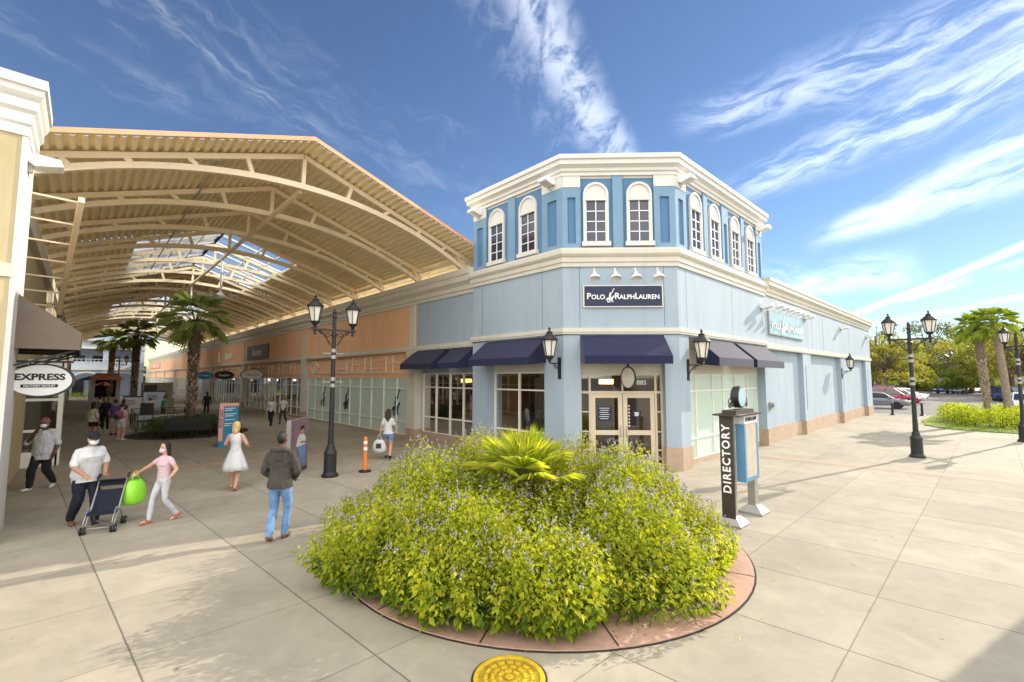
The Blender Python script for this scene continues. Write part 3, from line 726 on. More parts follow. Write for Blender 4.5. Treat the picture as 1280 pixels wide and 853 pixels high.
# wall floodlights
def flood(F, a, z, label, first=[None]):
    rz = math.atan2(F.t.y, F.t.x)
    if first[0] is None:
        o = thing('floodlight', label, 'floodlight', (0, 0, 0), 0, 'white wall floodlights')
        b = MB('white_metal'); b.prism([(0, .0), (-.42, -.02), (-.46, -.14), (-.10, -.22), (0, -.16)], lambda p, q_, c: V((c, p, q_)), -.17, .17); b.build('housing', o)
        b = MB('cream_trim'); b.box(-.05, .05, -.06, 0, -.32, -.12); b.build('bracket', o)
        b = MB('lantern_glass'); b.prism([(-.40, -.158), (-.16, -.206), (-.16, -.216), (-.40, -.168)], lambda p, q_, c: V((c, p, q_)), -.14, .14); b.build('lens', o)
        first[0] = o; o.location = F(a, .0, z); o.rotation_euler = (0, 0, rz); return o
    return dup(first[0], F(a, .0, z), rz, label)
flood(FW, .35, 9.0, 'white floodlight under the roof cornice at the far left edge of the corner tower')
flood(FW, 3.98, 9.0, 'white floodlight under the roof cornice left of the entrance facade')
flood(FS, .35, 9.0, 'white floodlight under the roof cornice at the right edge of the entrance facade')
flood(FS, 7.2, 9.0, 'white floodlight under the roof cornice at the far right edge of the corner tower')
flood(FWING, -.35, 5.75, 'white floodlight on the wall just left of the teal side sign')
flood(FWING, 5.75, 5.85, 'white floodlight on the wall just right of the teal side sign')
flood(FWING, 13.4, 5.9, 'white floodlight under the wing cornice midway between side sign and wall end')
flood(FWING, 21.4, 5.85, 'white floodlight at the far end of the right-hand wall')
flood(Fac((-.93, 11.4), (0, 1), 2), .35, 6.75, 'white floodlight on the corner of the cream shop at the left edge')
flood(Fac((-8, 11.4), (1, 0), 5.15), 6.52, 7.0, 'white floodlight cut off by the left edge of the view, on the cream wall')
# oval blade sign over the door, utility box
ob = thing('blade_sign', 'small pale oval blade sign in a dark ring hanging over the entrance doors', 'sign', FC(1.82, .3, 2.9), math.atan2(-1, 1))
T_ = Matrix.Translation(FC(1.82, .45, 2.74)) @ Matrix.Rotation(math.atan2(FC.n.y, FC.n.x)+R(55), 4, 'Z') @ Matrix.Rotation(R(90), 4, 'X')
b = MB('black_metal'); b.lathe([(.20, -.03), (.225, -.03), (.225, .03), (.20, .03)], 28, T=T_, sy=1.45, caps=False); b.beam(FC(1.82, .45, 3.05), FC(1.82, .45, 3.2), .05); b.beam(FC(1.82, -.3, 3.2), FC(1.82, .5, 3.2), .05); b.build('ring_bracket', ob)
b = MB('paper_cream'); b.lathe([(.0001, -.02), (.20, -.02), (.20, .02), (.0001, .02)], 28, T=T_, sy=1.45); b.build('sign_face', ob)
ub = thing('utility_box', 'small grey meter box on the blue wall right of the frosted window', 'utility box', FWING(.15, 0, 1.5))
b = MB('silver'); FWING.box(b, .02, .32, 0, .12, 1.45, 1.72); b.build('cover', ub); b = MB('charcoal'); FWING.box(b, .06, .28, .12, .128, 1.53, 1.66); b.build('display', ub)

# ------------------------------------------------------------------ lanterns, street lamps
def lantern(parent, c, k=1.0, T=None):
    """hexagonal lantern, base at c: body frame (> glass), cap"""
    c = V(c)
    hx = lambda r, z: [c+V((r*k*math.cos(math.pi*j/3), r*k*math.sin(math.pi*j/3), z*k)) for j in range(6)]
    b = MB('black_metal'); lo, hi = hx(.135, .10), hx(.225, .56)
    for p, q_ in zip(lo, hi): b.beam(p, q_, .022*k)
    b.lathe([(.03*k, -.10*k), (.06*k, -.06*k), (.035*k, -.03*k), (.09*k, .0), (.12*k, .05*k), (.145*k, .07*k), (.145*k, .10*k), (.0001, .10*k)], 12, c)
    body = b.build('lantern_frame', parent)
    b = MB('lantern_glass'); g1, g2 = hx(.125, .10), hx(.212, .56); b.add(g1+g2, [(j, (j+1) % 6, 6+(j+1) % 6, 6+j) for j in range(6)]); b.build('lantern_glass', body)
    b = MB('black_metal'); b.lathe([(.25*k, .55*k), (.265*k, .58*k), (.25*k, .60*k), (.16*k, .70*k), (.09*k, .76*k), (.085*k, .79*k), (.11*k, .80*k), (.03*k, .84*k), (.025*k, .87*k), (.05*k, .90*k), (.0001, .97*k)], 12, c); b.build('lantern_cap', parent)
def wall_lantern(F, a, z, label):
    o = thing('wall_lantern', label, 'lantern', F(a, 0, z), math.atan2(F.t.y, F.t.x), 'black wall lanterns on the corner shop')
    b = MB('black_metal'); F.box(b, a-.06, a+.06, 0, .03, z-.35, z+.30)
    b.tube([F(a, .02, z+.12), F(a, .46, z+.12)], .02, 6)
    b.tube([F(a, .03+.36*(1-math.cos(t*math.pi/2/8)), z-.25+.36*math.sin(t*math.pi/2/8)) for t in range(9)], .014, 6)
    b.tube([F(a, .2+.07*math.cos(t*.6)*(1-t*.05), z+.01+.07*math.sin(t*.6)*(1-t*.05)) for t in range(13)], .011, 5)
    b.build('wall_bracket', o)
    lantern(o, F(a, .46, z+.24), 1.0); return o
wall_lantern(FW, 4.26, 3.05, 'black wall lantern on the pier left of the entrance')
wall_lantern(FS, .50, 3.0, 'black wall lantern on the pier right of the entrance, by the sunlit awning')
wall_lantern(FWING, 13.1, 3.0, 'black wall lantern far along the plain blue right-hand wall')

def street_lamp(loc, rz, label, first=[None]):
    if first[0] is not None: return dup(first[0], loc, rz, label)
    o = thing('street_lamp', label, 'street lamp', (0, 0, 0), 0, 'twin-headed black street lamps')
    b = MB('black_metal'); b.lathe([(.225, 0), (.225, .06), (.19, .09), (.17, .14), (.165, .60), (.18, .63), (.165, .68), (.125, .74), (.105, .84), (.085, .88)], 16); b.build('pedestal', o)
    b = MB('black_metal'); b.lathe([(.085, .86), (.068, 1.4), (.062, 3.4), (.058, 3.9), (.085, 3.92), (.085, 3.97), (.055, 4.0), (.05, 4.42), (.075, 4.45), (.045, 4.5), (.04, 4.56), (.06, 4.6), (.0001, 4.72)], 12); b.build('pole', o)
    b = MB('black_metal'); b.beam((-.62, 0, 4.08), (.62, 0, 4.08), .05, .06)
    for s in (-1, 1):
        b.tube([(s*(.10+.36*(t/10)), 0, 3.66+.38*math.sin(t/10*math.pi/2)) for t in range(11)], .018, 6)
        for cx, cz, r0 in ((.19, 3.94, .09), (.36, 3.99, .06)):
            b.tube([(s*(cx+r0*(1-t*.045)*math.cos(t*.55)), 0, cz+r0*(1-t*.045)*math.sin(t*.55)) for t in range(16)], .012, 5)
        b.lathe([(.02, -.12), (.045, -.08), (.03, -.04), (.05, 0), (.05, .09)], 8, (s*.54, 0, 4.05))
    b.build('cross_arm', o)
    b = MB('silver', 'black_metal')
    for z in (2.62, 3.42):
        b.cut()
        b.lathe([(.062, -.05), (.078, -.05), (.078, .05), (.062, .05)], 12, (0, 0, z+.08)); b.lathe([(.062, -.05), (.078, -.05), (.078, .05), (.062, .05)], 12, (0, 0, z-.10))
        b.beam((-.30, 0, z), (.30, 0, z), .018, .018, 0)
    b.pieces('banner_bracket', o)
    for s in (-1, 1): lantern(o, (s*.54, 0, 4.22), .86)
    first[0] = o; o.location = loc; o.rotation_euler = (0, 0, rz); return o
street_lamp((5.14, 12.87, 0), 0, 'black twin lantern street lamp standing in the shaded arcade in front of the orange shops')
street_lamp((21.08, 2.06, 0), R(90), 'bronze-lit twin lantern street lamp standing on the sunny paving right of the corner shop')
street_lamp((29.4, -.62, 0), R(38), 'twin lantern street lamp at the right edge beside the yellow hedge')
street_lamp((2.6, 61, 0), 0, 'small distant twin lantern street lamp in front of the far arched building')

# ------------------------------------------------------------------ canopy over the arcade
CX0 = 4.6; ZR = 9.56; SL = .333; HW = 6.15
can = thing('arcade_canopy', 'huge cream steel canopy with arched trusses and ribbed roof over the shopping arcade', 'canopy', (CX0, 13, 0))
def zt(x): return ZR-SL*abs(x-CX0)
Y0, Y1 = 13.4, 84.0
EW = 7.0
def ribs(mb, xa, xb, ya, yb):
    n = max(1, round(abs(xb-xa)/.21)); w = (xb-xa)/n; h = .075; pts = []
    for i in range(n):
        x = xa+i*w
        for fx, dz in ((0, 0), (.32, 0), (.5, h), (.82, h)): pts.append((x+w*fx, zt(x+w*fx)+.09+dz))
    pts.append((xb, zt(xb)+.09))
    k = len(pts)
    vs = [(x, y, z) for y in (ya, yb) for x, z in pts]+[(x, y, z+.012) for y in (ya, yb) for x, z in pts]
    fs = [(i, i+1, k+i+1, k+i) for i in range(k-1)]+[(2*k+i, 3*k+i, 3*k+i+1, 2*k+i+1) for i in range(k-1)]
    fs += [(i, 2*k+i, 2*k+i+1, i+1) for i in range(k-1)]
    mb.add(vs, fs)
SKY = [(24.2, 33.7), (47.2, 56.6), (67, 76)]
sx0, sx1 = CX0-3.25, CX0+3.25
ya = Y0
dk = MB('deck')
for a, b_ in SKY+[(Y1, Y1)]:
    if a > ya: ribs(dk, CX0-EW, CX0, ya, a); ribs(dk, CX0, CX0+EW, ya, a)
    if b_ > a: ribs(dk, CX0-EW, sx0, a, b_); ribs(dk, sx1, CX0+EW, a, b_)
    ya = b_
dk.build('roof_deck', can)
b = MB('fascia')
for s in (-1, 1):
    b.prism([(CX0, ZR+.13), (CX0+s*EW, zt(CX0+EW)+.13), (CX0+s*EW, zt(CX0+EW)+.25), (CX0, ZR+.25)], lambda p, q_, c: V((p, c, q_)), Y0-.05, Y0-.003)
    b.beam((CX0+s*(EW+.02), Y0, zt(CX0+EW)+.15), (CX0+s*(EW+.02), Y1, zt(CX0+EW)+.15), .04, .2)
b.build('fascia', can)
for a, b_ in SKY:
    g = MB('clear')
    for s in (-1, 1): g.add([(CX0, a, ZR+.2), (CX0, b_, ZR+.2), (CX0+s*3.25, b_, zt(CX0+3.25)+.2), (CX0+s*3.25, a, zt(CX0+3.25)+.2)], [(0, 1, 2, 3)])
    sk = g.build('skylight', can)
    g = MB('white_metal')
    for s in (-1, 1):
        for i in range(5): x = CX0+s*3.25*i/4; g.beam((x, a, zt(x)+.16), (x, b_, zt(x)+.16), .07, .08)
        k = max(3, round((b_-a)/1.6))
        for i in range(k+1): y = a+(b_-a)*i/k; g.beam((CX0, y, ZR+.17), (CX0+s*3.25, y, zt(CX0+3.25)+.17), .06, .07)
    g.build('glazing_bar', sk)
# truss, built once and copied
def zb(x): Rr = 12.97; d = abs(x-CX0); return 8.58-(Rr-math.sqrt(Rr*Rr-d*d))
def truss_mesh(mt):
    b = MB(mt); W_ = .13
    for s in (-1, 1): b.beam((CX0, 0, ZR-.03), (CX0+s*(EW-.3), 0, zt(CX0+EW-.3)-.03), W_, .15)
    xs = [CX0-HW+HW*2*i/36 for i in range(37)]
    vs = []; 
    for x in xs: z = zb(x); vs += [(x, -.075, z-.085), (x, .075, z-.085), (x, .075, z+.085), (x, -.075, z+.085)]
    fs = [(i*4+a, i*4+(a+1) % 4, (i+1)*4+(a+1) % 4, (i+1)*4+a) for i in range(36) for a in range(4)]
    b.add(vs, [tuple(reversed(f)) for f in fs])
    for xt, xb_ in ((.02, .0), (1.52, 1.40), (2.88, 2.70), (4.15, 4.02), (5.25, 5.12), (5.85, 6.08)):
        for s in (-1, 1):
            if xt < .1 and s < 0: continue
            b.beam((CX0+s*xt, 0, zt(CX0+xt)-.1), (CX0+s*xb_, 0, zb(CX0+xb_)+.08), .11, .14, up=(0, 1, 0))
    return b
me = truss_mesh('cream_steel').mesh('truss', Matrix.Translation((-CX0, 0, 0)))
for k in range(22):
    y = 14.3+3.25*k
    if k == 0: o = bpy.data.objects.new('truss', truss_mesh('white_steel').mesh('truss', Matrix.Translation((-CX0, 0, 0))))
    else: o = bpy.data.objects.new('truss', me)
    COL.objects.link(o); o.parent = can; o.location = (0, y-13, 0)
pm = MB('white_steel'); pm.box(-.09, .09, -.09, .09, 0, 1.0); pm = pm.mesh('post')
for k in (0, 1, 3, 5, 7, 9, 11, 13, 15, 17, 19, 21):
    for s in (-1, 1):
        o = bpy.data.objects.new('post', pm); COL.objects.link(o); o.parent = can; o.location = (s*HW, 14.3+3.25*k-13, 6.3)
b = MB('cream_steel')
for s in (-1, 1): b.box(CX0+s*HW-.07, CX0+s*HW+.07, 14.3, Y1, 7.32, 7.44)
b.build('eave_beam', can)
b = MB('cream_steel'); b.beam((CX0, 14.5, 8.50), (CX0, Y1, 8.50), .11, .11); b.build('ridge_brace', can)
b = MB('silver'); b.tube([(CX0-2.2, 14.3, zt(CX0-2.2)-.12), (CX0-2.2, Y1, zt(CX0-2.2)-.12)], .03, 6); b.build('conduit', can)
# ceiling fans
fan = None
for i, y in enumerate((25.4, 34.0, 42.8, 52.0, 62.8)):
    lb = ('nearest', 'second nearest', 'third nearest', 'second farthest', 'farthest')[i]+' white ceiling fan hanging on a long rod from the arcade canopy ridge'
    if fan is None:
        fan = thing('ceiling_fan', lb, 'ceiling fan', (0, 0, 0), 0, 'ceiling fans under the canopy')
        b = MB('white_metal'); b.tube([(0, 0, .1), (0, 0, 1.95)], .05, 8); b.build('rod', fan)
        b = MB('white_metal'); b.lathe([(.06, .2), (.16, .14), (.18, .02), (.12, -.06), (.0001, -.08)], 14, sm=True); b.build('motor', fan)
        for k in range(5):
            b = MB('white_metal'); T = Matrix.Rotation(2*math.pi*k/5+.3, 4, 'Z') @ Matrix.Rotation(R(10), 4, 'X'); b.box(.14, .95, -.08, .08, .015, .03, 0, T); b.build('blade', fan)
        fan.location = (CX0, y, 6.62)
    else: dup(fan, (CX0, y, 6.62), .5*i, lb)

# ------------------------------------------------------------------ left store
ls = thing('left_store', 'cream stucco shop at the left edge with a stepped white roof cornice', 'shop building', (-.95, 11.4, 0))
m = MB('yellow_stucco'); m.box(-8, -1.0, 11.4, 12.8, 0, 7.3); m.build('wall', ls)
m = MB('white_trim'); m.box(-.999, -.93, 11.385, 12.8, 0, 7.25); m.build('corner_trim', ls)
LP_ = [(-8, 11.4), (-.95, 11.4), (-.95, 12.8)]
m = MB('white_trim'); m.sweep(LP_, [(-.3, 6.95), (.035, 6.95), (.035, 7.12), (.07, 7.16), (.07, 7.34), (.12, 7.40), (.12, 7.56), (.15, 7.60), (.18, 7.66), (.18, 7.76), (.22, 7.78), (.22, 7.95), (-.3, 7.95)]); m.build('roof_cornice', ls)
m = MB('cream_trim'); m.sweep(LP_[:2], [(-.05, 4.45), (.03, 4.45), (.03, 4.68), (-.05, 4.68)]); m.build('band_course', ls)
m = MB('yellow_stucco', 'cream_trim'); m.box(-8, -1.25, 12.8, 78, 2.9, 6.6, 0); m.box(-8, -1.1, 12.8, 78, 6.3, 6.8, 1); m.box(-6, -1.25, 12.8, 20.5, 0, 2.9, 0)
for y in (27, 38, 50, 62, 74): m.box(-1.6, -1.1, y-.35, y+.35, 0, 6.3, 1)
m.build('arcade_wall', ls)
FLE = Fac((-1.3, 20.6), (0, 1), 57)
shopfront(FLE, ls, .2, 56, 0, .2, 2.9, [2.2*k for k in range(1, 25)], (2.2,), name='shop_window')
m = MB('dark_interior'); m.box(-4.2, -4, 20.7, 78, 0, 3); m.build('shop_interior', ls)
FB = Fac((-1.42, 20.4), (1, 0), .95)
bay = shopfront(FB, ls, 0, .92, 0, .42, 2.75, (), (1.1, 2.05), name='bay_window', fw=.08)
m = MB('frame_white'); FB.box(m, -.25, .0, -.3, .06, 0, 3.3); FB.box(m, 0, .95, -.3, .05, 0, .42); FB.box(m, -.25, 1.02, -.6, .06, 2.75, 3.3); FB.box(m, .9, 1.0, -1.0, .05, 0, 2.75); m.build('bay_surround', ls)
m = MB('warm_wall'); FB.box(m, .0, .88, -1.2, -1.1, .42, 2.75); m.build('bay_backdrop', ls)
aw = thing('awning', 'taupe boxy awning on the cream shop at the left edge', 'awning', (-.8, 12.5, 3.2))
SEC = [(-1.24, 4.48), (-.07, 3.60), (-.07, 3.27), (-.09, 3.27), (-.09, 3.59), (-1.24, 4.45)]
b = MB('taupe_canvas'); b.prism(SEC, lambda p, q_, c: V((p, c, q_)), 12.0, 15.2); b.build('canopy_cloth', aw)
b = MB('taupe_canvas')
for y in (11.98, 15.2): b.cut(); b.prism([(-1.24, 4.48), (-.07, 3.60), (-.07, 3.27), (-1.24, 3.27)], lambda p, q_, c: V((p, c, q_)), y, y+.02)
b.pieces('side_panel', aw)
b = MB('black_metal')
for y in (12.1, 13.6, 15.1): b.beam((-1.24, y, 3.3), (-.1, y, 3.3), .03); b.beam((-1.24, y, 2.85), (-.1, y, 3.27), .03)
b.box(-1.24, -.1, 12.82, 15.18, 3.5, 3.52); b.build('awning_frame', aw)
sx = thing('blade_sign', 'white oval shop sign with black lettering hanging under the taupe awning', 'sign', (-.52, 12.6, 2.68))
FX = Fac((-.58, 12.6), (1, 0), 1)
b = MB('charcoal'); T = Matrix.Rotation(R(90), 4, 'X'); b.lathe([(.0001, -.05), (.455, -.05), (.455, .03), (.0001, .03)], 40, (-.56, 12.6, 2.69), T=T, sy=.70); b.build('rim', sx)
b = MB('white_letter'); b.lathe([(.0001, .0), (.43, .0), (.43, .06), (.0001, .06)], 40, (-.59, 12.6, 2.69), T=T, sy=.68); b.build('sign_face', sx)
text('EXPRESS', .165, FX.fr(-.02, .066, .0) @ Matrix.Translation((0, 2.75, 0)), 'black_letter', sx, 'lettering', .004, 'CENTER', 1.12, .006)
b = MB('black_letter'); FX.box(b, -.27, .23, .062, .066, 2.555, 2.615); b.build('label_strip', sx)
text('FACTORY OUTLET', .05, FX.fr(-.02, .068, 2.583), 'white_letter', sx, 'lettering', .003, 'CENTER', 1.0, .001)
b = MB('black_metal'); b.beam((-.93, 12.6, 3.05), (-.15, 12.6, 3.05), .04); b.beam((-.3, 12.6, 3.05), (-.3, 12.6, 2.95), .03); b.beam((-.75, 12.6, 3.05), (-.75, 12.6, 2.95), .03); b.build('hanger', sx)
# leaning rail with arms on the east face
tr = thing('sign_rail', 'sloping cream metal rail held off the left shop wall by thin arms', 'rail', (-.8, 12.6, 6))
P0, P1 = V((-.22, 12.6, 6.36)), V((-.62, 18.5, 4.60))
b = MB('white_steel'); b.beam(P0, P1, .10, .12); b.build('rail', tr)
for k in range(7):
    p = P0.lerp(P1, (.02, .17, .32, .47, .62, .77, .92)[k])
    b = MB('white_steel'); b.beam((-1.25 if p.y > 12.8 else -.93, p.y, p.z+.02), p, .035); b.build('arm', tr)
# ------------------------------------------------------------------ planting
def rv(): 
    while True:
        v = V((rnd.uniform(-1, 1), rnd.uniform(-1, 1), rnd.uniform(-1, 1)))
        if .05 < v.length < 1: return v.normalized()
LUMPS = []
for i in range(60):
    a, r = rnd.uniform(0, 6.283), math.sqrt(rnd.random())*2.75
    if len(LUMPS) < 22 and all(math.hypot(r*math.cos(a)-q[0], r*math.sin(a)-q[1]) > .85 for q in LUMPS): LUMPS.append((r*math.cos(a), r*math.sin(a), rnd.uniform(.75, 1.05), rnd.uniform(.9, 1.12)))
def bush_e(th):
    x, y = math.cos(th), math.sin(th); dd = x*.685+y*.729; ll = x*.729-y*.685
    return 2.72+.36*ll*ll+.09*math.sin(3*th+.6)+.08*math.sin(7*th)+.09*math.sin(11*th+1)+.10*max(0, -math.cos(th-.1))**3
def bush_h(x, y):
    r = math.hypot(x, y); t = min(1, r/bush_e(math.atan2(y, x)))
    dd = x*.685+y*.729; ll = x*.729-y*.685
    lump = max([0]+[q[3]*(1-((x-q[0])**2+(y-q[1])**2)/q[2]**2) for q in LUMPS])
    h = (1.24+.10*dd+.03*max(0, min(1, -ll-.4)))*(.50+.50*max(0, 1-t**7)**.5)*(.66+.43*lump)
    h += .12*noise.noise(V((x*1.1, y*1.1, 3)))+.07*noise.noise(V((x*3.5, y*3.5, 1)))
    h -= .24*math.exp(-(ll*ll+(dd+.25)**2)/.5)       # hollow round and in front of the palmetto
    return max(.3, h)
BC = (5.39, 5.37)
sh = thing('flowering_shrub', 'big round yellow-green flowering shrub with small lilac flower spikes filling the brick ringed planter', 'shrub', (*PC, 0))
lv = MB('bush', 'bush_shade'); fl = MB('flower'); sm = MB('stem_green')
N = 4700
for i in range(N):
    a = rnd.uniform(0, 2*math.pi); r = math.sqrt(rnd.random())*bush_e(a)*.99
    x, y = r*math.cos(a), r*math.sin(a)
    if x*x+y*y < .12: continue
    lump = max([0]+[1-((x-q[0])**2+(y-q[1])**2)/q[2]**2 for q in LUMPS])
    if lump < .22 and rnd.random() < (.75 if r < 2.4 else .45): continue        # gaps between the clumps
    h = bush_h(x, y)*rnd.uniform(.84, 1.10)
    bx, by = x*min(.96, 2.95/max(r, .1)), y*min(.96, 2.95/max(r, .1))
    lean = .03*(r/2.6)**2
    p0 = V((BC[0]+bx, BC[1]+by, .08)); p1 = V((BC[0]+x*(1+lean), BC[1]+y*(1+lean), h))
    if r > 2.1: k_ = .14*rnd.random()-.08; p1.x += k_*math.cos(a); p1.y += k_*math.sin(a)
    mid = p0.lerp(p1, .5)+V((rnd.uniform(-.05, .05), rnd.uniform(-.05, .05), .02))+(V((math.cos(a), math.sin(a), 0))*.07 if r > 1.9 else V())
    if i % 3 == 0: sm.tube([p0, mid, p1], [.007, .006, .003], 3, sm=False)
    nl = 27 if r > 1.5 else 16
    t0 = .05 if r > 1.9 else .5
    ph = rnd.uniform(0, 6.28)
    for k in range(nl):
        t = t0+(1-t0)*(k+rnd.random())/nl
        c = (p0.lerp(mid, t/.55) if t < .55 else mid.lerp(p1, (t-.55)/.45))
        ang = ph+k*2.4
        out = V((math.cos(ang), math.sin(ang), rnd.uniform(-.55, .25)))
        if r > 1.6: out += V((math.cos(a), math.sin(a), -.45))*.6
        s = rnd.choice((.045, .06, .075, .10))*rnd.uniform(.8, 1.2)*(1.2-.42*t)
        c = c+out.normalized()*rnd.uniform(.0, .055)
        lv.leaf(c, out+rv()*.35, s*.55, s, V((0, 0, 1))+rv()*.7, 1 if rnd.random() < 1.15-1.5*t else 0, rnd.uniform(.02, .3))  # lower leaves mostly take the darker leaf, as painted shade
    # small tip rosette
    for k in range(3):
        lv.leaf(p1, V((rnd.uniform(-1, 1), rnd.uniform(-1, 1), .9)), .02, .05, rv())
    if rnd.random() < (.42 if x > -.2 or y > .8 else .22):
        q0 = p1; d = V((rnd.uniform(-.3, .3), rnd.uniform(-.3, .3), 1)).normalized(); L_ = rnd.uniform(.05, .15)
        sm.tube([q0, q0+d*L_], .003, 3, sm=False)
        for k in range(7):
            c = q0+d*L_*(.3+.75*k/7); s = rnd.uniform(.013, .024)
            fl.leaf(c+rv()*.007, rv(), s, s*1.2, rv())
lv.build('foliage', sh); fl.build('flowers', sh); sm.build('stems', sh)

def fan_frond(mb, p, d, l, nfold=13, spread=2.3, wid=.03, droop=.35, up=V((0, 0, 1)), fold=.35):
    """a fan leaf of separate blades opening at p round direction d"""
    d = d.normalized(); a = d.cross(up)
    a = a.normalized() if a.length > .01 else V((1, 0, 0)); u = a.cross(d)
    for i in range(nfold):
        t = (i/(nfold-1)-.5)*spread
        dd = (d*math.cos(t)+a*math.sin(t)).normalized()
        L_ = l*(.72+.28*math.cos(t*1.1))*rnd.uniform(.9, 1.05)
        m = p+dd*L_*.55+u*.03*l*math.cos(t)
        e = p+dd*L_-V((0, 0, droop*L_*rnd.uniform(.6, 1.2)))
        s = dd.cross(u).normalized()*wid*.5; v_ = u*wid*fold*(1 if i % 2 else -1)
        mb.add([p, m+s+v_, e, m-s-v_], [(0, 1, 2), (0, 2, 3)])
pm_ = thing('palmetto', 'low spiky fan palm rising out of the middle of the round flowering shrub', 'palm', (PC[0]-.22, PC[1]+.16, 0))
fr = MB('palmetto'); stk = MB('stem_green')
c0 = V((PC[0]-.22, PC[1]+.16, .86))
for k in range(46):
    a = k*2.39996; el = 1.42*(1-(k/46))**.62+.02+rnd.uniform(-.12, .12)
    d = V((math.cos(a)*math.cos(el), math.sin(a)*math.cos(el), math.sin(el)))
    L_ = rnd.uniform(.36, .54)*(.8+.35*k/46)
    e = c0+d*L_+V((0, 0, .12)); stk.tube([c0-V((0, 0, .25)), c0+d*L_*.5+V((0, 0, .08)), e], [.014, .010, .007], 4)
    fan_frond(fr, e, d+V((0, 0, .12)), rnd.uniform(.46, .66), 23, 2.7, .020, .05 if el > .6 else .22, fold=.2)
fr.build('fronds', pm_); stk.build('frond_stalks', pm_)
b = MB('trunk_brown'); b.tube([(PC[0]-.22, PC[1]+.16, .05), (PC[0]-.22, PC[1]+.16, .98)], [.13, .09], 10); b.build('trunk', pm_)

def palm(x, y, h, crown, label, mt='palm', rt=.19, trunkm='trunk_brown', boots=True, lean=(0, 0), n=21, group=None):
    o = thing('palm_tree', label, 'palm tree', (x, y, 0), rnd.uniform(0, 6), group)
    rz = o.rotation_euler.z
    b = MB(trunkm)
    pts = []; rs = []
    for i in range(25):
        t = i/24; pts.append((x+lean[0]*t*t, y+lean[1]*t*t, h*t)); 
        rs.append(rt*(1.25-.35*min(1, t*4) if t < .25 else .90+.05*math.sin(t*40)+(.30*max(0, (t-.45))/.55 if boots else .05)))
    b.tube(pts, rs, 14)
    b.build('trunk', o)
    if boots:
        b = MB(trunkm, 'trunk_tip')
        for k in range(int(h*34)):
            t = .20+.80*k/(h*34)
            a = k*2.39996; i = min(23, int(t*24)); r0 = rs[i]*.95
            c = V((x+lean[0]*t*t+r0*math.cos(a), y+lean[1]*t*t+r0*math.sin(a), h*t)); od = V((math.cos(a), math.sin(a), 0)); sd = V((-od.y, od.x, 0))
            l_ = rnd.uniform(.15, .24)
            b.add([c-sd*.05, c+sd*.05, c+od*.11+sd*.045+V((0, 0, l_)), c+od*.11-sd*.045+V((0, 0, l_)), c-od*.02+V((0, 0, l_*.6))], [(0, 1, 2, 3), (0, 3, 4), (1, 4, 2), (3, 2, 4)], 1 if t < .68 and rnd.random() < .8 else 0)
        b.build('frond_bases', o)
    f = MB(mt); s_ = MB('stem_green'); c0 = V((x+lean[0], y+lean[1], h))
    for k in range(n):
        a = k*2.39996; u = k/n
        el = 1.25-1.75*u+rnd.uniform(-.12, .12)
        d = V((math.cos(a)*math.cos(el), math.sin(a)*math.cos(el), math.sin(el)))
        L_ = crown*rnd.uniform(.42, .55)
        m = c0+d*L_*.55+V((0, 0, .12*crown)); e = c0+d*L_+V((0, 0, .10*crown-.12*u*crown))
        s_.tube([c0, m, e], [.022, .016, .010], 4)
        dd = (e-m).normalized()
        fan_frond(f, e-dd*.08, dd+V((0, 0, -.10)), crown*rnd.uniform(.42, .54), 17, 2.7, .050, .30)
    f.build('fronds', o); s_.build('frond_stalks', o)
    return o
palm(4.05, 28.0, 5.5, 2.1, 'tallest arcade palm, in the shrub bed behind the metal bench', rt=.20)
palm(2.85, 45, 5.7, 1.8, 'second arcade palm, standing behind the queue and menu stands', rt=.19)
palm(1.8, 55, 5.9, 1.8, 'slender farthest arcade palm, beside the tiled kiosk roof', rt=.17)
palm(40.0, .55, 5.6, 1.5, 'sunlit palm with patterned trunk in the yellow hedge, left of the pair', 'palm_sun', .16, 'trunk_grey', True, (-.35, .2), 26, 'palm pair in the yellow hedge')
palm(38.6, -.30, 5.7, 1.5, 'sunlit palm with smooth leaning trunk in the yellow hedge, right of the pair', 'palm_sun', .19, 'trunk_grey', False, (-.5, .3), 26, 'palm pair in the yellow hedge')

def leafmass(mb, c, r, n, s, flat=.8, core=.35):
    c = V(c)
    for _ in range(n):
        d = rv(); q_ = d*(core+(1-core)*rnd.random()**.6)
        p = c+V((q_.x*r[0], q_.y*r[1], q_.z*r[2]))
        k = s*rnd.uniform(.6, 1.3)
        mb.leaf(p, rv()+V((0, 0, -.2)), k*.6, k, rv()*.8+V((0, 0, 1)))
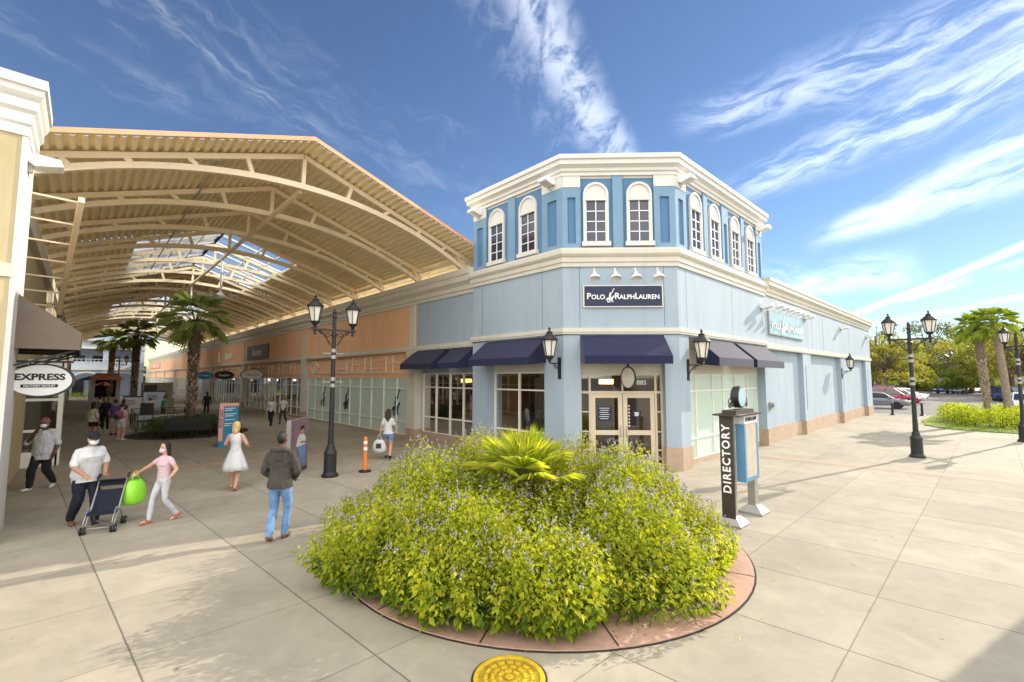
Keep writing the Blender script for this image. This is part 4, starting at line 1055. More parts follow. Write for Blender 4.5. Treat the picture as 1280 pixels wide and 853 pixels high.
# low hedge and grass at the right
g = MB('grass'); g.prism([(44.1, 3.3), (38.5, 3.45), (35.2, 3.0), (33.6, 2.1), (33.2, .6), (33.2, -8), (44.1, -8)], lambda a, b_, c: V((a, b_, c)), .0, .05); struct(g, 'grass_strip')
gb = MB('hedge')
for _ in range(5000):
    x, y = rnd.uniform(33.3, 43.9), rnd.uniform(-6, 3.3)
    if x < 35.0 and y > 1.6+(x-33.3)*.6: continue
    gb.leaf(V((x, y, .05)), V((rnd.uniform(-.4, .4), rnd.uniform(-.4, .4), 1)), .02, rnd.uniform(.05, .12), rv())
gb.solo('grass_blades', 'short sunlit lawn grass around the yellow hedge', 'grass', (36, 0, 0), None, 'stuff')
hd_ = thing('hedge', 'low bright yellow-green hedge under the two sunlit palms', 'hedge', (38, 0, 0))
h_ = MB('hedge', 'stem_green')
for i in range(150):
    x, y = rnd.uniform(35.3, 43.3), rnd.uniform(-6.5, 2.3)
    if x < 37.2 and y > 1.3+.3*(x-35.3): continue
    rz_ = rnd.uniform(.42, .62); h_.tube([(x, y, 0), (x+.1, y, .7)], .02, 4, 1)
    leafmass(h_, (x, y, .60+.12*noise.noise(V((x*.7, y*.7, 0)))), (.62, .62, rz_), 210, .11)
h_.build('foliage', hd_)
# dark shrub bed behind the bench
ds_ = thing('planter_shrub', 'dark low shrub bed around the foot of the tallest arcade palm, behind the bench', 'shrub', (3.9, 27.2, 0))
h_ = MB('darkshrub', 'stem_green')
for i in range(75):
    a = rnd.uniform(0, 6.28); r = math.sqrt(rnd.random()); x, y = 4.0+1.75*r*math.cos(a), 27.5+2.2*r*math.sin(a)
    h_.tube([(x, y, 0), (x, y+.1, .5)], .02, 4, 1); leafmass(h_, (x, y, .42+.12*(1-r)), (.5, .5, .42), 130, .10)
h_.build('foliage', ds_)
b = MB('mulch'); ring(b, (4.0, 27.5), .0, 2.5, 0, .03, 40); struct(b, 'bench_planter_soil')

# trees beyond the parking lot
def tree(x, y, h, w, label, mt, ls=.32, nb=46, per=150, bare=.0, trunk_h=None, group='trees beyond the parking lot'):
    o = thing('tree', label, 'tree', (x, y, 0), rnd.uniform(0, 6), group)
    b = MB('trunk_brown'); f = MB(mt); th = trunk_h or h*.28
    top = V((x+rnd.uniform(-.3, .3), y+rnd.uniform(-.3, .3), h*.75))
    b.tube([(x, y, 0), (x+.1, y, th), top], [h*.035, h*.028, h*.008], 8)
    for k in range(nb):
        u = rnd.random(); a = rnd.uniform(0, 6.28); z = th*.9+(h-th)*(.05+.9*u)
        rr = w*.5*math.sqrt(max(.05, 1-((z-th-(h-th)*.42)/((h-th)*.62))**2))*rnd.uniform(.35, 1.0)
        c = V((x+rr*math.cos(a), y+rr*math.sin(a), z))
        st_ = V((x, y, th+(z-th)*.35)); m = st_.lerp(c, .5)+V((0, 0, .25))
        b.tube([st_, m, c], [h*.010, h*.007, h*.003], 5)
        if rnd.random() < bare:
            for _ in range(9): e = c+rv()*rnd.uniform(.5, 1.1)+V((0, 0, .4)); b.tube([c, c.lerp(e, .5)+rv()*.1, e], [.02, .015, .008], 3)
            continue
        s = rnd.uniform(.55, 1.15)*w*.13
        leafmass(f, c, (s, s, s*.7), per, ls, core=.15)
    b.build('trunk', o); f.build('crown', o)
    return o
def at(px_az, dist): return (dist*math.sin(px_az), dist*math.cos(px_az))
TREES = [(1088, 88, 9.4, 8.8, 'tree_gold', .15, 'golden tree nearest the far corner of the blue wall'), (1106, 84, 8.6, 8.8, 'tree_gold', 0, 'golden tree behind the row of parked cars'),
         (1096, 112, 14.2, 11.0, 'tree_grey', .85, 'tall nearly bare grey tree above the golden ones'),
         (1128, 92, 6.9, 7.7, 'tree_gold', 0, 'small gold-green tree left of the sunny street lamp'), (1160, 118, 13.3, 18.7, 'tree_grey', .08, 'broad grey-green oak behind the dark blue car'),
         (1194, 125, 12.4, 16.5, 'tree_grey', .12, 'right-hand grey-green oak behind the parking lot'), (1143, 98, 4.3, 5.5, 'tree_green', 0, 'small rounded green tree beside the dark blue car'),
         (1212, 110, 9.7, 12.1, 'tree_gold', 0, 'orange-gold tree left of the palm pair'), (1237, 105, 9.7, 12.1, 'tree_gold', 0, 'gold tree directly behind the palm pair'),
         (1262, 96, 10.9, 12.1, 'tree_green', 0, 'tall green tree right of the palm pair'), (1284, 90, 10.1, 11.0, 'tree_gold', .0, 'gold-green tree at the right edge of the view'),
         (1205, 104, 4.0, 6.6, 'tree_green', 0, 'low green tree between the oaks and the palms')]
def px_dir(px):
    x = (px-640)/569; a = math.radians(43.2)
    return math.atan2(x*math.cos(a)+math.sin(a), -x*math.sin(a)+math.cos(a))
for px, dist, h, w_, mt, bare, lb in TREES:
    x, y = at(px_dir(px), dist); tree(x, y, h, w_, lb, mt, .42 if mt == 'tree_grey' else .36, 36, 170 if mt == 'tree_grey' else 105, bare)
fh = thing('hedge', 'long low clipped hedge along the far side of the parking lot', 'hedge', (150, 5, 0)); h_ = MB('tree_green', 'stem_green')
for i in range(110):
    x, y = at(px_dir(1085+205*i/109), 124+6*noise.noise(V((i*.2, 0, 0))))
    h_.tube([(x, y, 0), (x, y, .8)], .04, 3, 1); leafmass(h_, (x, y, 1.0), (1.5, 1.5, 1.0+.35*noise.noise(V((i*.35, 3, 0)))), 60, .40)
h_.build('foliage', fh)
b = MB('tree_green')
for i in range(90):
    a_ = px_dir(1060+250*i/89); x, y = at(a_, 190+rnd.uniform(-12, 12)); leafmass(b, (x, y, 3.4), (6, 6, 4.4+2.2*noise.noise(V((i*.3, 0, 1)))), 170, 1.0, core=.2)
b.solo('far_wood', 'distant band of trees closing the horizon beyond the parking lot', 'wood', (190, 5, 0), None, 'stuff')
# low far building behind the trees
fb = thing('low_building', 'long low dark roofed building far behind the parking lot trees', 'building', (*at(px_dir(1235), 135), 0))
x, y = at(px_dir(1230), 135); b = MB('cream_trim'); b.box(x-2, x+2, y-9, y+9, 0, 3.2); b.build('wall', fb); b = MB('charcoal'); b.box(x-3, x+3, y-10, y+10, 3.2, 4.6); b.build('roof', fb)
# bollards
b0 = None
for (x, y), lb in (((43.25, 5.43), 'dark bollard nearest the end of the blue wall'), ((43.9, 3.87), 'dark bollard just right of the sunny street lamp pole'), ((44.0, 2.2), 'dark bollard at the left tip of the yellow hedge')):
    if b0: dup(b0, (x, y, 0), 0, lb); continue
    b0 = thing('bollard', lb, 'bollard', (0, 0, 0), 0, 'bollards along the parking lot edge')
    b = MB('black_metal'); b.lathe([(.12, 0), (.12, .08), (.075, .12), (.065, .75), (.08, .77), (.08, .81), (.055, .84), (.05, .90), (.0001, .94)], 12); b.build('shaft', b0)
    b = MB('black_metal'); b.lathe([(.16, 0), (.16, .03), (.12, .05)], 12); b.build('base', b0); b0.location = (x, y, 0)

# ------------------------------------------------------------------ cars
def car(x, y, rz, paint, label, suv=False, k=1.0):
    o = thing('parked_car', label, 'car', (0, 0, 0), 0, 'cars in the parking lot')
    H = 1.70 if suv else 1.45; zb_ = .30; belt = .98 if suv else .90; L = 4.6; W_ = 1.82
    def sect(prof, hw, mb):
        # prof: [(y,z)] side outline; hw(z) half width
        n = len(prof); vs = [(s*hw(z), y_, z) for s in (-1, 1) for y_, z in prof]
        mb.add(vs, [tuple(range(n)), tuple(range(2*n-1, n-1, -1))]+[(i, n+i, n+(i+1) % n, (i+1) % n) for i in range(n)], 0)
    body = [(-2.28, .42), (-2.26, .75), (-2.15, belt), (-1.3, belt+.04), (1.0, belt), (1.9, belt-.12), (2.22, belt-.26), (2.3, .55), (2.26, .30), (-2.24, .28)]
    b = MB('car_'+paint); sect(body, lambda z: W_/2*(.97 if z > .85 else 1.0 if z > .4 else .95), b)
    bo = b.build('body', o, bevel=.09)
    if suv: roof = [(-2.12, belt), (-1.95, H-.10), (-1.6, H), (.0, H), (.35, H-.06), (1.12, belt)]
    else: roof = [(-1.75, belt), (-1.15, H-.06), (-.7, H), (.1, H), (.45, H-.06), (1.25, belt-.02)]
    b = MB('car_glass'); sect([(a, c-.02 if c > 1.2 else c) for a, c in roof], lambda z: W_/2*(.90-.17*max(0, z-belt)/(H-belt)), b); b.build('window', o, bevel=.05)
    b = MB('car_'+paint); r2 = roof[1:-1]; lo = [(a*.97, c-.10) for a, c in reversed(r2)]
    sect([(a, c+.012) for a, c in r2]+lo, lambda z: W_/2*(.75+.05*max(0, H-z)/.12), b)
    for s in (-1, 1):
        for (p, q_) in ((roof[0], roof[1]), (roof[-1], roof[-2]), ((-.45, belt), (-.35, H-.05))):
            b.beam((s*W_/2*.915, p[0], p[1]), (s*W_/2*.745, q_[0], q_[1]), .07, .05)
    b.build('roof', o)
    for s in (-1, 1):
        for wy in (-1.38, 1.38):
            T = Matrix.Translation((s*(W_/2-.10), wy, .33)) @ Matrix.Rotation(R(90), 4, 'Y')
            b = MB('rubber'); b.lathe([(.20, -.11), (.31, -.11), (.335, -.07), (.335, .07), (.31, .11), (.20, .11)], 20, T=T); wh = b.build('wheel', o)
            b = MB('silver'); b.lathe([(.0001, -.095), (.20, -.095), (.20, .095), (.0001, .095)], 12, T=T); b.build('rim', wh)
        b = MB('headlight'); b.box(s*.55-.20, s*.55+.20, 2.17, 2.27, .62, .76); b.build('headlight', o, bevel=.03)
        b = MB('taillight'); b.box(s*.66-.16, s*.66+.16, -2.29, -2.2, .68, .90); b.build('taillight', o, bevel=.02)
        b = MB('car_'+paint); b.box(s*.97-.09, s*.97+.09, .85, 1.02, belt, belt+.14); b.build('mirror', o, bevel=.03)
    b = MB('charcoal'); b.box(-.55, .55, 2.24, 2.31, .42, .60); b.build('grille', o); b = MB('charcoal'); b.box(-.8, .8, -2.31, -2.2, .34, .46); b.build('bumper', o)
    b = MB('bag_white'); b.box(-.25, .25, -2.30, -2.27, .56, .68); b.build('number_plate', o)
    o.location = (x, y, 0); o.rotation_euler = (0, 0, rz); o.scale = (k, k, k); return o
for px, dist, rz, paint, suv, lb in ((1094, 53, 180, 'grey', False, 'grey car half hidden by the end of the blue wall'), (1111, 61, 180, 'red', True, 'dark red car parked in the row beside the blue wall'),
        (1121, 66, 180, 'silver', False, 'silver car parked right of the dark red car'), (1127, 74, 180, 'white', False, 'white car parked farther down the row, right of the silver car'), (1113, 82, 180, 'black', True, 'black tall car standing behind the red one'),
        (1185, 108, 50, 'blue', True, 'dark blue car parked under the grey-green oak'), (1208, 114, 60, 'white', False, 'white car behind the dark blue car'),
        (1263, 78, 150, 'black', True, 'black car partly hidden behind the palm trunks'), (1277, 58, 95, 'white', False, 'white car at the right edge of the parking lot'), (1283, 66, 95, 'silver', False, 'silver car behind the white one at the right edge'), (1268, 75, 120, 'blue', True, 'blue car far right beyond the hedge')):
    x, y = at(px_dir(px), dist); car(x, y, R(rz), paint, lb, suv)

# ------------------------------------------------------------------ things on the paving
# directory sign
dsn = thing('directory_sign', 'bronze two-post DIRECTORY stand with a blue framed map case and round clock on top', 'directory sign', (9.55, 3.56, 0))
b = MB('silver')
for x in (9.03, 10.12):
    b.box(x-.09, x+.09, 3.50, 3.64, .10, 2.02 if x < 9.5 else 1.2)
    b.add([(x-.21, 3.34, 0), (x+.21, 3.34, 0), (x+.21, 3.80, 0), (x-.21, 3.80, 0), (x-.21, 3.34, .04), (x+.21, 3.34, .04), (x+.21, 3.80, .04), (x-.21, 3.80, .04), (x-.10, 3.47, .17), (x+.10, 3.47, .17), (x+.10, 3.67, .17), (x-.10, 3.67, .17)],
          [(0, 1, 5, 4), (1, 2, 6, 5), (2, 3, 7, 6), (3, 0, 4, 7), (4, 5, 9, 8), (5, 6, 10, 9), (6, 7, 11, 10), (7, 4, 8, 11), (8, 9, 10, 11)])
b.build('post', dsn)
b = MB('dark_bronze'); b.box(8.90, 8.939, 3.46, 3.70, .10, 2.02); b.build('name_panel', dsn)
text('DIRECTORY', .20, frame((8.897, 3.58, 1.22), (0, 0, 1), (-1, 0, 0)), 'white_letter', dsn, 'lettering', .004, 'CENTER', 1.0, .005, 1.22)
b = MB('sky_blue_paint'); b.box(9.13, 9.82, 3.35, 3.50, .78, 1.86)
b.box(9.13, 9.20, 3.33, 3.35, .78, 1.86); b.box(9.75, 9.82, 3.33, 3.35, .78, 1.86); b.box(9.20, 9.75, 3.33, 3.35, .78, .86); b.build('map_case', dsn, bevel=.006)
b = MB('paper_cream'); b.box(9.20, 9.75, 3.338, 3.347, .86, 1.86); b.build('map', dsn)
b = MB('bag_white'); b.box(9.13, 9.82, 3.33, 3.50, 1.864, 2.02); b.build('header_panel', dsn)
text('STORES & MAP', .092, frame((9.475, 3.327, 1.945), (1, 0, 0), (0, -1, 0)), 'navy_panel', dsn, 'lettering', .003, 'CENTER', .95, .003)
b = MB('dark_bronze'); b.box(8.80, 9.92, 3.28, 3.78, 2.022, 2.05); b.box(8.95, 9.85, 3.40, 3.66, 2.052, 2.12); b.build('top_plate', dsn)
b = MB('black_metal'); T = Matrix.Translation((9.5, 3.56, 2.36)) @ Matrix.Rotation(R(90), 4, 'X'); b.lathe([(.0001, -.07), (.20, -.07), (.215, -.05), (.215, .07), (.19, .08)], 24, T=T)
for s in (-1, 1):
    for cx, r0 in ((.28, .09), (.42, .06), (.36, .12)):
        b.tube([(9.5+s*(cx+r0*(1-t*.05)*math.cos(t*.5)), 3.56, 2.13+r0+r0*(1-t*.05)*math.sin(t*.5)) for t in range(15)], .010, 5)
b.build('clock_case', dsn)
b = MB('skyteal'); b.lathe([(.0001, .075), (.185, .075), (.185, .082), (.0001, .082)], 24, T=T); b.build('clock_face', dsn)

# blue and coral shop list sign
ps = thing('shop_list_sign', 'freestanding blue and coral sign listing shops beside the bench', 'sign', (4.35, 21.2, 0), R(12))
FPa = Fac((3.98, 21.05), (1, .12), .70)
class Narrow:
    n = FPa.n
    def box(s, b, a0, a1, *r): return FPa.box(b, a0*.72, a1*.72, *r)
    def __call__(s, a, d, z): return FPa(a*.72, d, z)
FP = Narrow()
b = MB('teal_sign'); FP.box(b, .0, .95, -.12, 0, 0, 1.72); b.build('panel', ps)
b = MB('salmon_sign'); FP.box(b, .0, .20, 0, .006, .24, 1.72); FP.box(b, .2, .95, 0, .006, 1.60, 1.72); b.build('coral_strip', ps)
text('SHOP 2020', .15, frame(FP(.10, .008, 1.12), (0, 0, 1), FP.n) , 'navy_panel', ps, 'lettering', .002, 'CENTER', 1, .002)
text('Tanger', .19, frame(FP(.80, .008, .36), (0, 0, 1), FP.n), 'white_letter', ps, 'lettering', .002, 'CENTER', 1, .002)
b = MB('white_letter')
for i, wv in enumerate((.5, .36, .0, .58, .44, .0, .52, .0, .4, .3)):
    if wv: FP.box(b, .27, .27+wv, .0, .004, 1.50-i*.075, 1.525-i*.075)
b.build('text_line', ps)
# poster pillar
pp = thing('poster_stand', 'freestanding poster board showing a person in white with blue jeans, by the hooded man', 'poster', (4.9, 14.1, 0), R(30))
FQ0 = Fac((4.28, 13.52), (.84, 1.0), 1.2)
class Wide:                                   # the print is laid out 0.66 wide and stretched to the board
    def box(s, b, a0, a1, *r): return FQ0.box(b, a0*1.9, a1*1.9, *r)
    def pr(s, b, poly, *r): return FQ0.pr(b, [(a*1.9, z) for a, z in poly], *r)
FQ = Wide()
b = MB('silver'); FQ.box(b, 0, .66, -.12, 0, 0, 1.55); b.build('board', pp)
b = MB('cloth_maroon', 'charcoal', 'cloth_white', 'cloth_denim', 'skin_tan', 'hair_black', 'silver')
mauve = mat('poster_backdrop', (.20, .13, .15), .5, .25, 4); MT['poster_backdrop'] = mauve; b.mats = ('poster_backdrop',)+b.mats[1:]
FQ.box(b, .02, .64, 0, .004, .12, 1.53, 0); FQ.box(b, .02, .64, 0, .0045, .02, .119, 1)
def PQ(poly, mi, e): FQ.pr(b, poly, .004, .006+e, mi)
PQ([(.20, .78), (.26, 1.02), (.36, 1.12), (.48, 1.08), (.56, .96), (.54, .76), (.40, .70)], 2, 0)
PQ([(.24, .76), (.54, .76), (.58, .40), (.56, .18), (.46, .18), (.44, .44), (.36, .20), (.28, .20), (.34, .52)], 3, .001)
PQ([(.36, 1.08), (.46, 1.08), (.48, 1.22), (.42, 1.28), (.36, 1.22)], 4, .002); PQ([(.34, 1.20), (.36, 1.32), (.46, 1.33), (.50, 1.22), (.47, 1.24), (.40, 1.24)], 5, .003)
PQ([(.34, .84), (.54, .80), (.54, .86), (.36, .90)], 4, .003)
b.build('photo_print', pp)
# orange delineator post
dl = thing('delineator_post', 'orange plastic traffic post with white reflective bands behind the flowering shrub', 'traffic post', (6.14, 12.81, 0))
b = MB('orange_plastic'); b.lathe([(.055, .04), (.052, .98), (.04, 1.01), (.0001, 1.01)], 12, (6.14, 12.81, 0)); b.build('tube', dl)
b = MB('white_letter'); 
for z in (.62, .80): b.cut(); b.lathe([(.0545, z), (.0545, z+.09)], 12, (6.14, 12.81, 0))
b.pieces('reflective_band', dl); b = MB('rubber'); b.lathe([(.18, 0), (.17, .04), (.07, .06)], 16, (6.14, 12.81, 0)); b.build('base', dl)
# bench
bn = thing('park_bench', 'dark slatted metal bench in front of the palm shrub bed', 'bench', (3.5, 25.1, 0), R(-8))
TB = Matrix.Translation((3.55, 25.0, 0)) @ Matrix.Rotation(R(-12), 4, 'Z')
b = MB('black_metal')
for k in range(30): x = -.86+1.72*k/29; b.box(x-.017, x+.017, .20, .225, .46, .86, 0, TB)
b.beam(TB @ V((-.9, .215, .86)), TB @ V((.9, .215, .86)), .05); b.beam(TB @ V((-.9, .215, .47)), TB @ V((.9, .215, .47)), .04); b.build('backrest', bn)
b = MB('black_metal')
for k in range(30): x = -.86+1.72*k/29; b.box(x-.017, x+.017, -.25, .19, .43, .455, 0, TB)
b.beam(TB @ V((-.9, -.26, .43)), TB @ V((.9, -.26, .43)), .04); b.build('seat', bn)
for s in (-.84, .84):
    b = MB('black_metal'); b.tube([TB @ V(p) for p in ((s, -.24, 0), (s, -.24, .62), (s, -.18, .66), (s, .18, .66))], .022, 6); b.tube([TB @ V(p) for p in ((s, .24, 0), (s, .22, .44), (s, .21, .86))], .022, 6); b.build('leg', bn)

# queue area: barrier, stands, kiosks, far building
br = thing('cafe_barrier', 'low black railing with white panels around the drinks queue', 'barrier', (2.6, 31.5, 0))
b = MB('black_metal')
PB = [(1.30, 26.6), (1.9, 26.8), (2.05, 33.2), (5.0, 33.4)]
for (x0, y0), (x1, y1) in zip(PB[1:], PB[2:]):
    for z in (.30, .62, .98): b.beam((x0, y0, z), (x1, y1, z), .035)
    for k in range(4): t = k/3; b.beam((x0+(x1-x0)*t, y0+(y1-y0)*t, 0), (x0+(x1-x0)*t, y0+(y1-y0)*t, 1.0), .04)
b.build('rail', br); b = MB('cloth_palegrey'); b.box(2.3, 4.9, 33.30, 33.32, .34, .60); b.build('panel', br)
def stand(x, y, w, h, mt, label, rz=0, legs=True):
    o = thing('menu_stand', label, 'menu stand', (x, y, 0), rz); T = WM[o.name]
    b = MB(mt); b.box(-w/2, w/2, -.03, .03, h*.32, h, 0, T); b.build('board', o)
    b = MB('charcoal'); b.box(-w/2-.03, w/2+.03, -.04, .04, h, h+.08, 0, T)
    for s in (-1, 1): b.box(s*w/2-.03, s*w/2+.03, -.2, .2, 0, .05, 0, T); b.box(s*w/2-.025, s*w/2+.025, -.025, .025, .05, h, 0, T)
    b.build('stand_frame', o)
    b = MB('charcoal')
    for k in range(4): b.box(-w*.32, w*(.1+.06*(k % 3)), -.034, -.0305, h*.86-k*.09, h*.88-k*.09, 0, T)
    b.build('text_line', o)
stand(2.35, 37.2, .95, 1.5, 'bag_white', 'white menu board with black frame near the queue', R(-20))
stand(3.6, 39.5, 1.15, 1.75, 'pale_blue_wall', 'pale grey-blue screen panel left of the tallest palm', R(-10))
stand(2.95, 35.8, .6, 1.1, 'charcoal', 'black low stand right of the white menu board', R(-20))
ki = thing('kiosk', 'small kiosk with red tiled roof in the middle of the arcade', 'kiosk', (1.5, 55.7, 0))
b = MB('paper_cream'); b.box(.5, 2.5, 54.5, 57, 0, .95); b.box(.5, .8, 54.5, 57, .95, 2.5); b.box(2.2, 2.5, 54.5, 57, .95, 2.5); b.box(.8, 2.2, 56.7, 57, .95, 2.5); b.build('wall', ki)
b = MB('tile_red'); b.add([(.3, 54.1, 2.5), (2.75, 54.1, 2.5), (2.75, 57.4, 2.5), (.3, 57.4, 2.5), (.8, 55.4, 3.1), (2.25, 55.4, 3.1), (2.25, 56.1, 3.1), (.8, 56.1, 3.1)], [(0, 1, 5, 4), (1, 2, 6, 5), (2, 3, 7, 6), (3, 0, 4, 7), (4, 5, 6, 7), (3, 2, 1, 0)])
for k in range(11): x = .42+k*.222; b.beam((x, 54.1, 2.53), (.8+(x-.3)*.59, 55.4, 3.12), .07, .05)
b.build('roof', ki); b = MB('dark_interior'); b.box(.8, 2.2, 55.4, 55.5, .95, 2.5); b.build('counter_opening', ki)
k2 = thing('drinks_cart', 'cream drinks cart with dark menu board behind the queue', 'cart', (4.4, 47, 0))
b = MB('paper_cream'); b.box(3.5, 5.6, 47, 48.2, 0, 1.05); b.box(3.5, 5.6, 47.9, 48.2, 1.05, 2.3); b.build('body', k2); b = MB('charcoal'); b.box(3.7, 4.5, 47.85, 47.89, 1.3, 2.1); b.build('menu_board', k2); b = MB('darkshrub'); leafmass(b, (3.9, 47.4, 1.2), (.4, .3, .25), 160, .1); leafmass(b, (4.9, 47.4, 1.2), (.4, .3, .25), 160, .1); b.build('plants', k2)
um = thing('cafe_umbrella', 'orange and black parasol above the queue', 'parasol', (1.15, 45, 0)); b = MB('orange_plastic', 'black_metal')
for k in range(8):
    a0, a1 = math.pi*2*k/8, math.pi*2*(k+1)/8; b.add([(1.15, 45, 2.45)]+[(1.15+.62*math.cos(a), 45+.62*math.sin(a), 2.15) for a in (a0, a1)], [(0, 1, 2)], k % 2)
b.build('canopy_cloth', um); b = MB('black_metal'); b.tube([(1.15, 45, 0), (1.15, 45, 2.45)], .03, 6); b.build('pole', um)
um = thing('cafe_umbrella', 'dark navy parasol beside the arched blue building', 'parasol', (.55, 70, 0)); b = MB('navy_canvas')
for k in range(8):
    a0, a1 = math.pi*2*k/8, math.pi*2*(k+1)/8; b.add([(.55, 70, 2.9)]+[(.55+1.2*math.cos(a), 70+1.2*math.sin(a), 2.4) for a in (a0, a1)], [(0, 1, 2)])
b.build('canopy_cloth', um); b = MB('white_metal'); b.tube([(.55, 70, 0), (.55, 70, 2.9)], .04, 6); b.build('pole', um)
fbd = thing('arched_building', 'pale blue three storey building with arches and balconies closing the arcade', 'building', (2, 88, 0))
FB2 = Fac((-9.8, 87), (1, 0), 16)
b = MB('pale_blue_wall'); w2 = MB('teal_blue_wall'); ar = MB('white_trim')
for k in range(4):
    a = k*3.9; FB2.box(b, a, a+.7, -.4, 0, 0, 7.6)
    n = 10; r = 1.6; c = a+.7+r
    pts = [(a+.7, 3.7), (a+.7, 2.0)]+[(c-r*math.cos(math.pi*i/n), 2.0+1.35*math.sin(math.pi*i/n)) for i in range(n+1)]+[(a+3.9, 2.0), (a+3.9, 3.7)]
    for i in range(n):
        p, q_ = (c-r*math.cos(math.pi*i/n), 2.0+1.35*math.sin(math.pi*i/n)), (c-r*math.cos(math.pi*(i+1)/n), 2.0+1.35*math.sin(math.pi*(i+1)/n))
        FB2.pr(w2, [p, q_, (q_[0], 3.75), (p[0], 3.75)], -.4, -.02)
        FB2.pr(ar, [p, q_, (c+(q_[0]-c)*1.12, 2.0+(q_[1]-2.0)*1.14), (c+(p[0]-c)*1.12, 2.0+(p[1]-2.0)*1.14)], -.1, .05)
FB2.box(b, 15.6, 16.3, -.4, 0, 0, 7.6); FB2.box(b, 0, 16.3, -.4, -.01, 4.05, 4.95); FB2.box(b, 0, 16.3, -.4, -.01, 7.0, 7.6); FB2.box(b, 15.9, 16.3, -9, -.4, 0, 7.6); b.build('wall', fbd); w2.build('arcade_wall', fbd)
for z in (3.75, 6.75, 7.6): FB2.box(ar, 0, 16.5, -.4, .1, z, z+.28)
ar.build('trim', fbd)
b = MB('pale_blue_wall', 'window_dark'); FB2.box(b, 0, 15.9, -3, -2.9, 0, 7, 0)
for k in range(7): FB2.box(b, .9+k*1.95, 2.0+k*1.95, -2.9, -2.85, 4.3, 5.9, 1); FB2.box(b, .9+k*1.95, 2.1+k*1.95, -2.9, -2.85, .1, 2.3, 1)
b.build('recessed_wall', fbd)
b = MB('white_trim'); FB2.box(b, -.5, 16.8, -9, .5, 7.89, 8.0); b.build('roof', fbd)
b = MB('white_metal'); FB2.box(b, 0, 16, .0, .03, 5.25, 5.3)
for k in range(36): FB2.box(b, k*.45, k*.45+.04, .0, .03, 4.7, 5.25)
b.build('railing', fbd)
gbd = thing('green_building', 'pale green wall closing the far end of the orange row', 'building', (10, 133, 0))
b = MB('pale_green_wall'); b.box(4, 22, 132, 140, 0, 11); b.build('wall', gbd); b = MB('black_metal'); b.prism([(131.9, 5.2), (130.4, 4.0), (130.4, 3.6), (131.9, 3.6)], lambda p, q_, c: V((c, p, q_)), 5.5, 10.2); b.build('awning', gbd); b = MB('window_dark'); b.box(5.6, 10.2, 131.8, 131.99, .1, 3); b.build('shopfront', gbd)
lh = thing('hedge', 'low yellow hedge in the sun at the far left end of the arcade', 'hedge', (-2, 82, 0)); b = MB('hedge')
for k in range(10): leafmass(b, (-3.4+k*.42, 81+.1*k, .45), (.45, .5, .4), 90, .15)
b.build('foliage', lh)

# signs of the shop row
def rsign(y1, y0, z0, z1, mt, label, txt=None, size=.5, m='white_letter'):
    o = board(FROW, A(y1), A(y0), z0, z1, 0, mt, label, 'charcoal')
    if txt: text(txt, size, FROW.fr((A(y1)+A(y0))/2, .082, (z0+z1)/2), m, o, 'lettering', .006)
    return o
rsign(46.0, 39.6, 4.25, 5.45, 'charcoal', 'large dark shop sign with white letters on the orange wall', 'Hosiery', .95)
rsign(128, 110, 4.5, 5.6, 'salmon_sign', 'small coral sign at the far end of the orange wall', 'SHOES', .9)
o = thing('wall_letters', 'pale standing letters with a leaf mark on the orange wall', 'sign', FROW(A(55), 0, 4.6), R(-90))
text('Natural', .95, FROW.fr(A(53.2), .05, 4.85), 'white_letter', o, 'lettering', .04, 'CENTER', 1.0, .01)
b = MB('white_letter'); FROW.pr(b, [(A(57.6)-.25, 4.4), (A(57.6)+.25, 4.4), (A(57.6)+.32, 5.0), (A(57.6), 5.5), (A(57.6)-.32, 5.0)], .02, .07); b.build('leaf_mark', o)
for y, mt, lm, tx, lb in ((40.5, 'bag_white', 'navy_panel', 'Hosiery', 'white oval blade sign nearest the poster, in front of the dark shop sign'), (50.3, 'black_metal', 'white_letter', 'Sunglass', 'black oval blade sign on the orange row'), (60, 'teal_sign', 'white_letter', 'Travel', 'blue oval blade sign left of the black one')):
    o = thing('blade_sign', lb, 'sign', (10.1, y, 2.95), 0, 'oval blade signs on the orange row'); T = Matrix.Rotation(R(90), 4, 'X')
    b = MB('charcoal'); b.lathe([(.0001, -.05), (.83, -.05), (.83, .05), (.0001, .05)], 28, (9.75, y, 2.95), T=T, sy=.5); b.beam((9.6, y, 3.45), (10.6, y, 3.45), .05); b.beam((9.75, y, 3.45), (9.75, y, 3.3), .05); b.build('rim', o)
    b = MB(mt); b.lathe([(.0001, .04), (.77, .04), (.77, .06), (.0001, .06)], 28, (9.75, y, 2.95), T=T, sy=.48); b.build('sign_face', o)
    text(tx, .28, frame((9.75, y-.065, 2.95), (1, 0, 0), (0, -1, 0)), lm, o, 'lettering', .004)

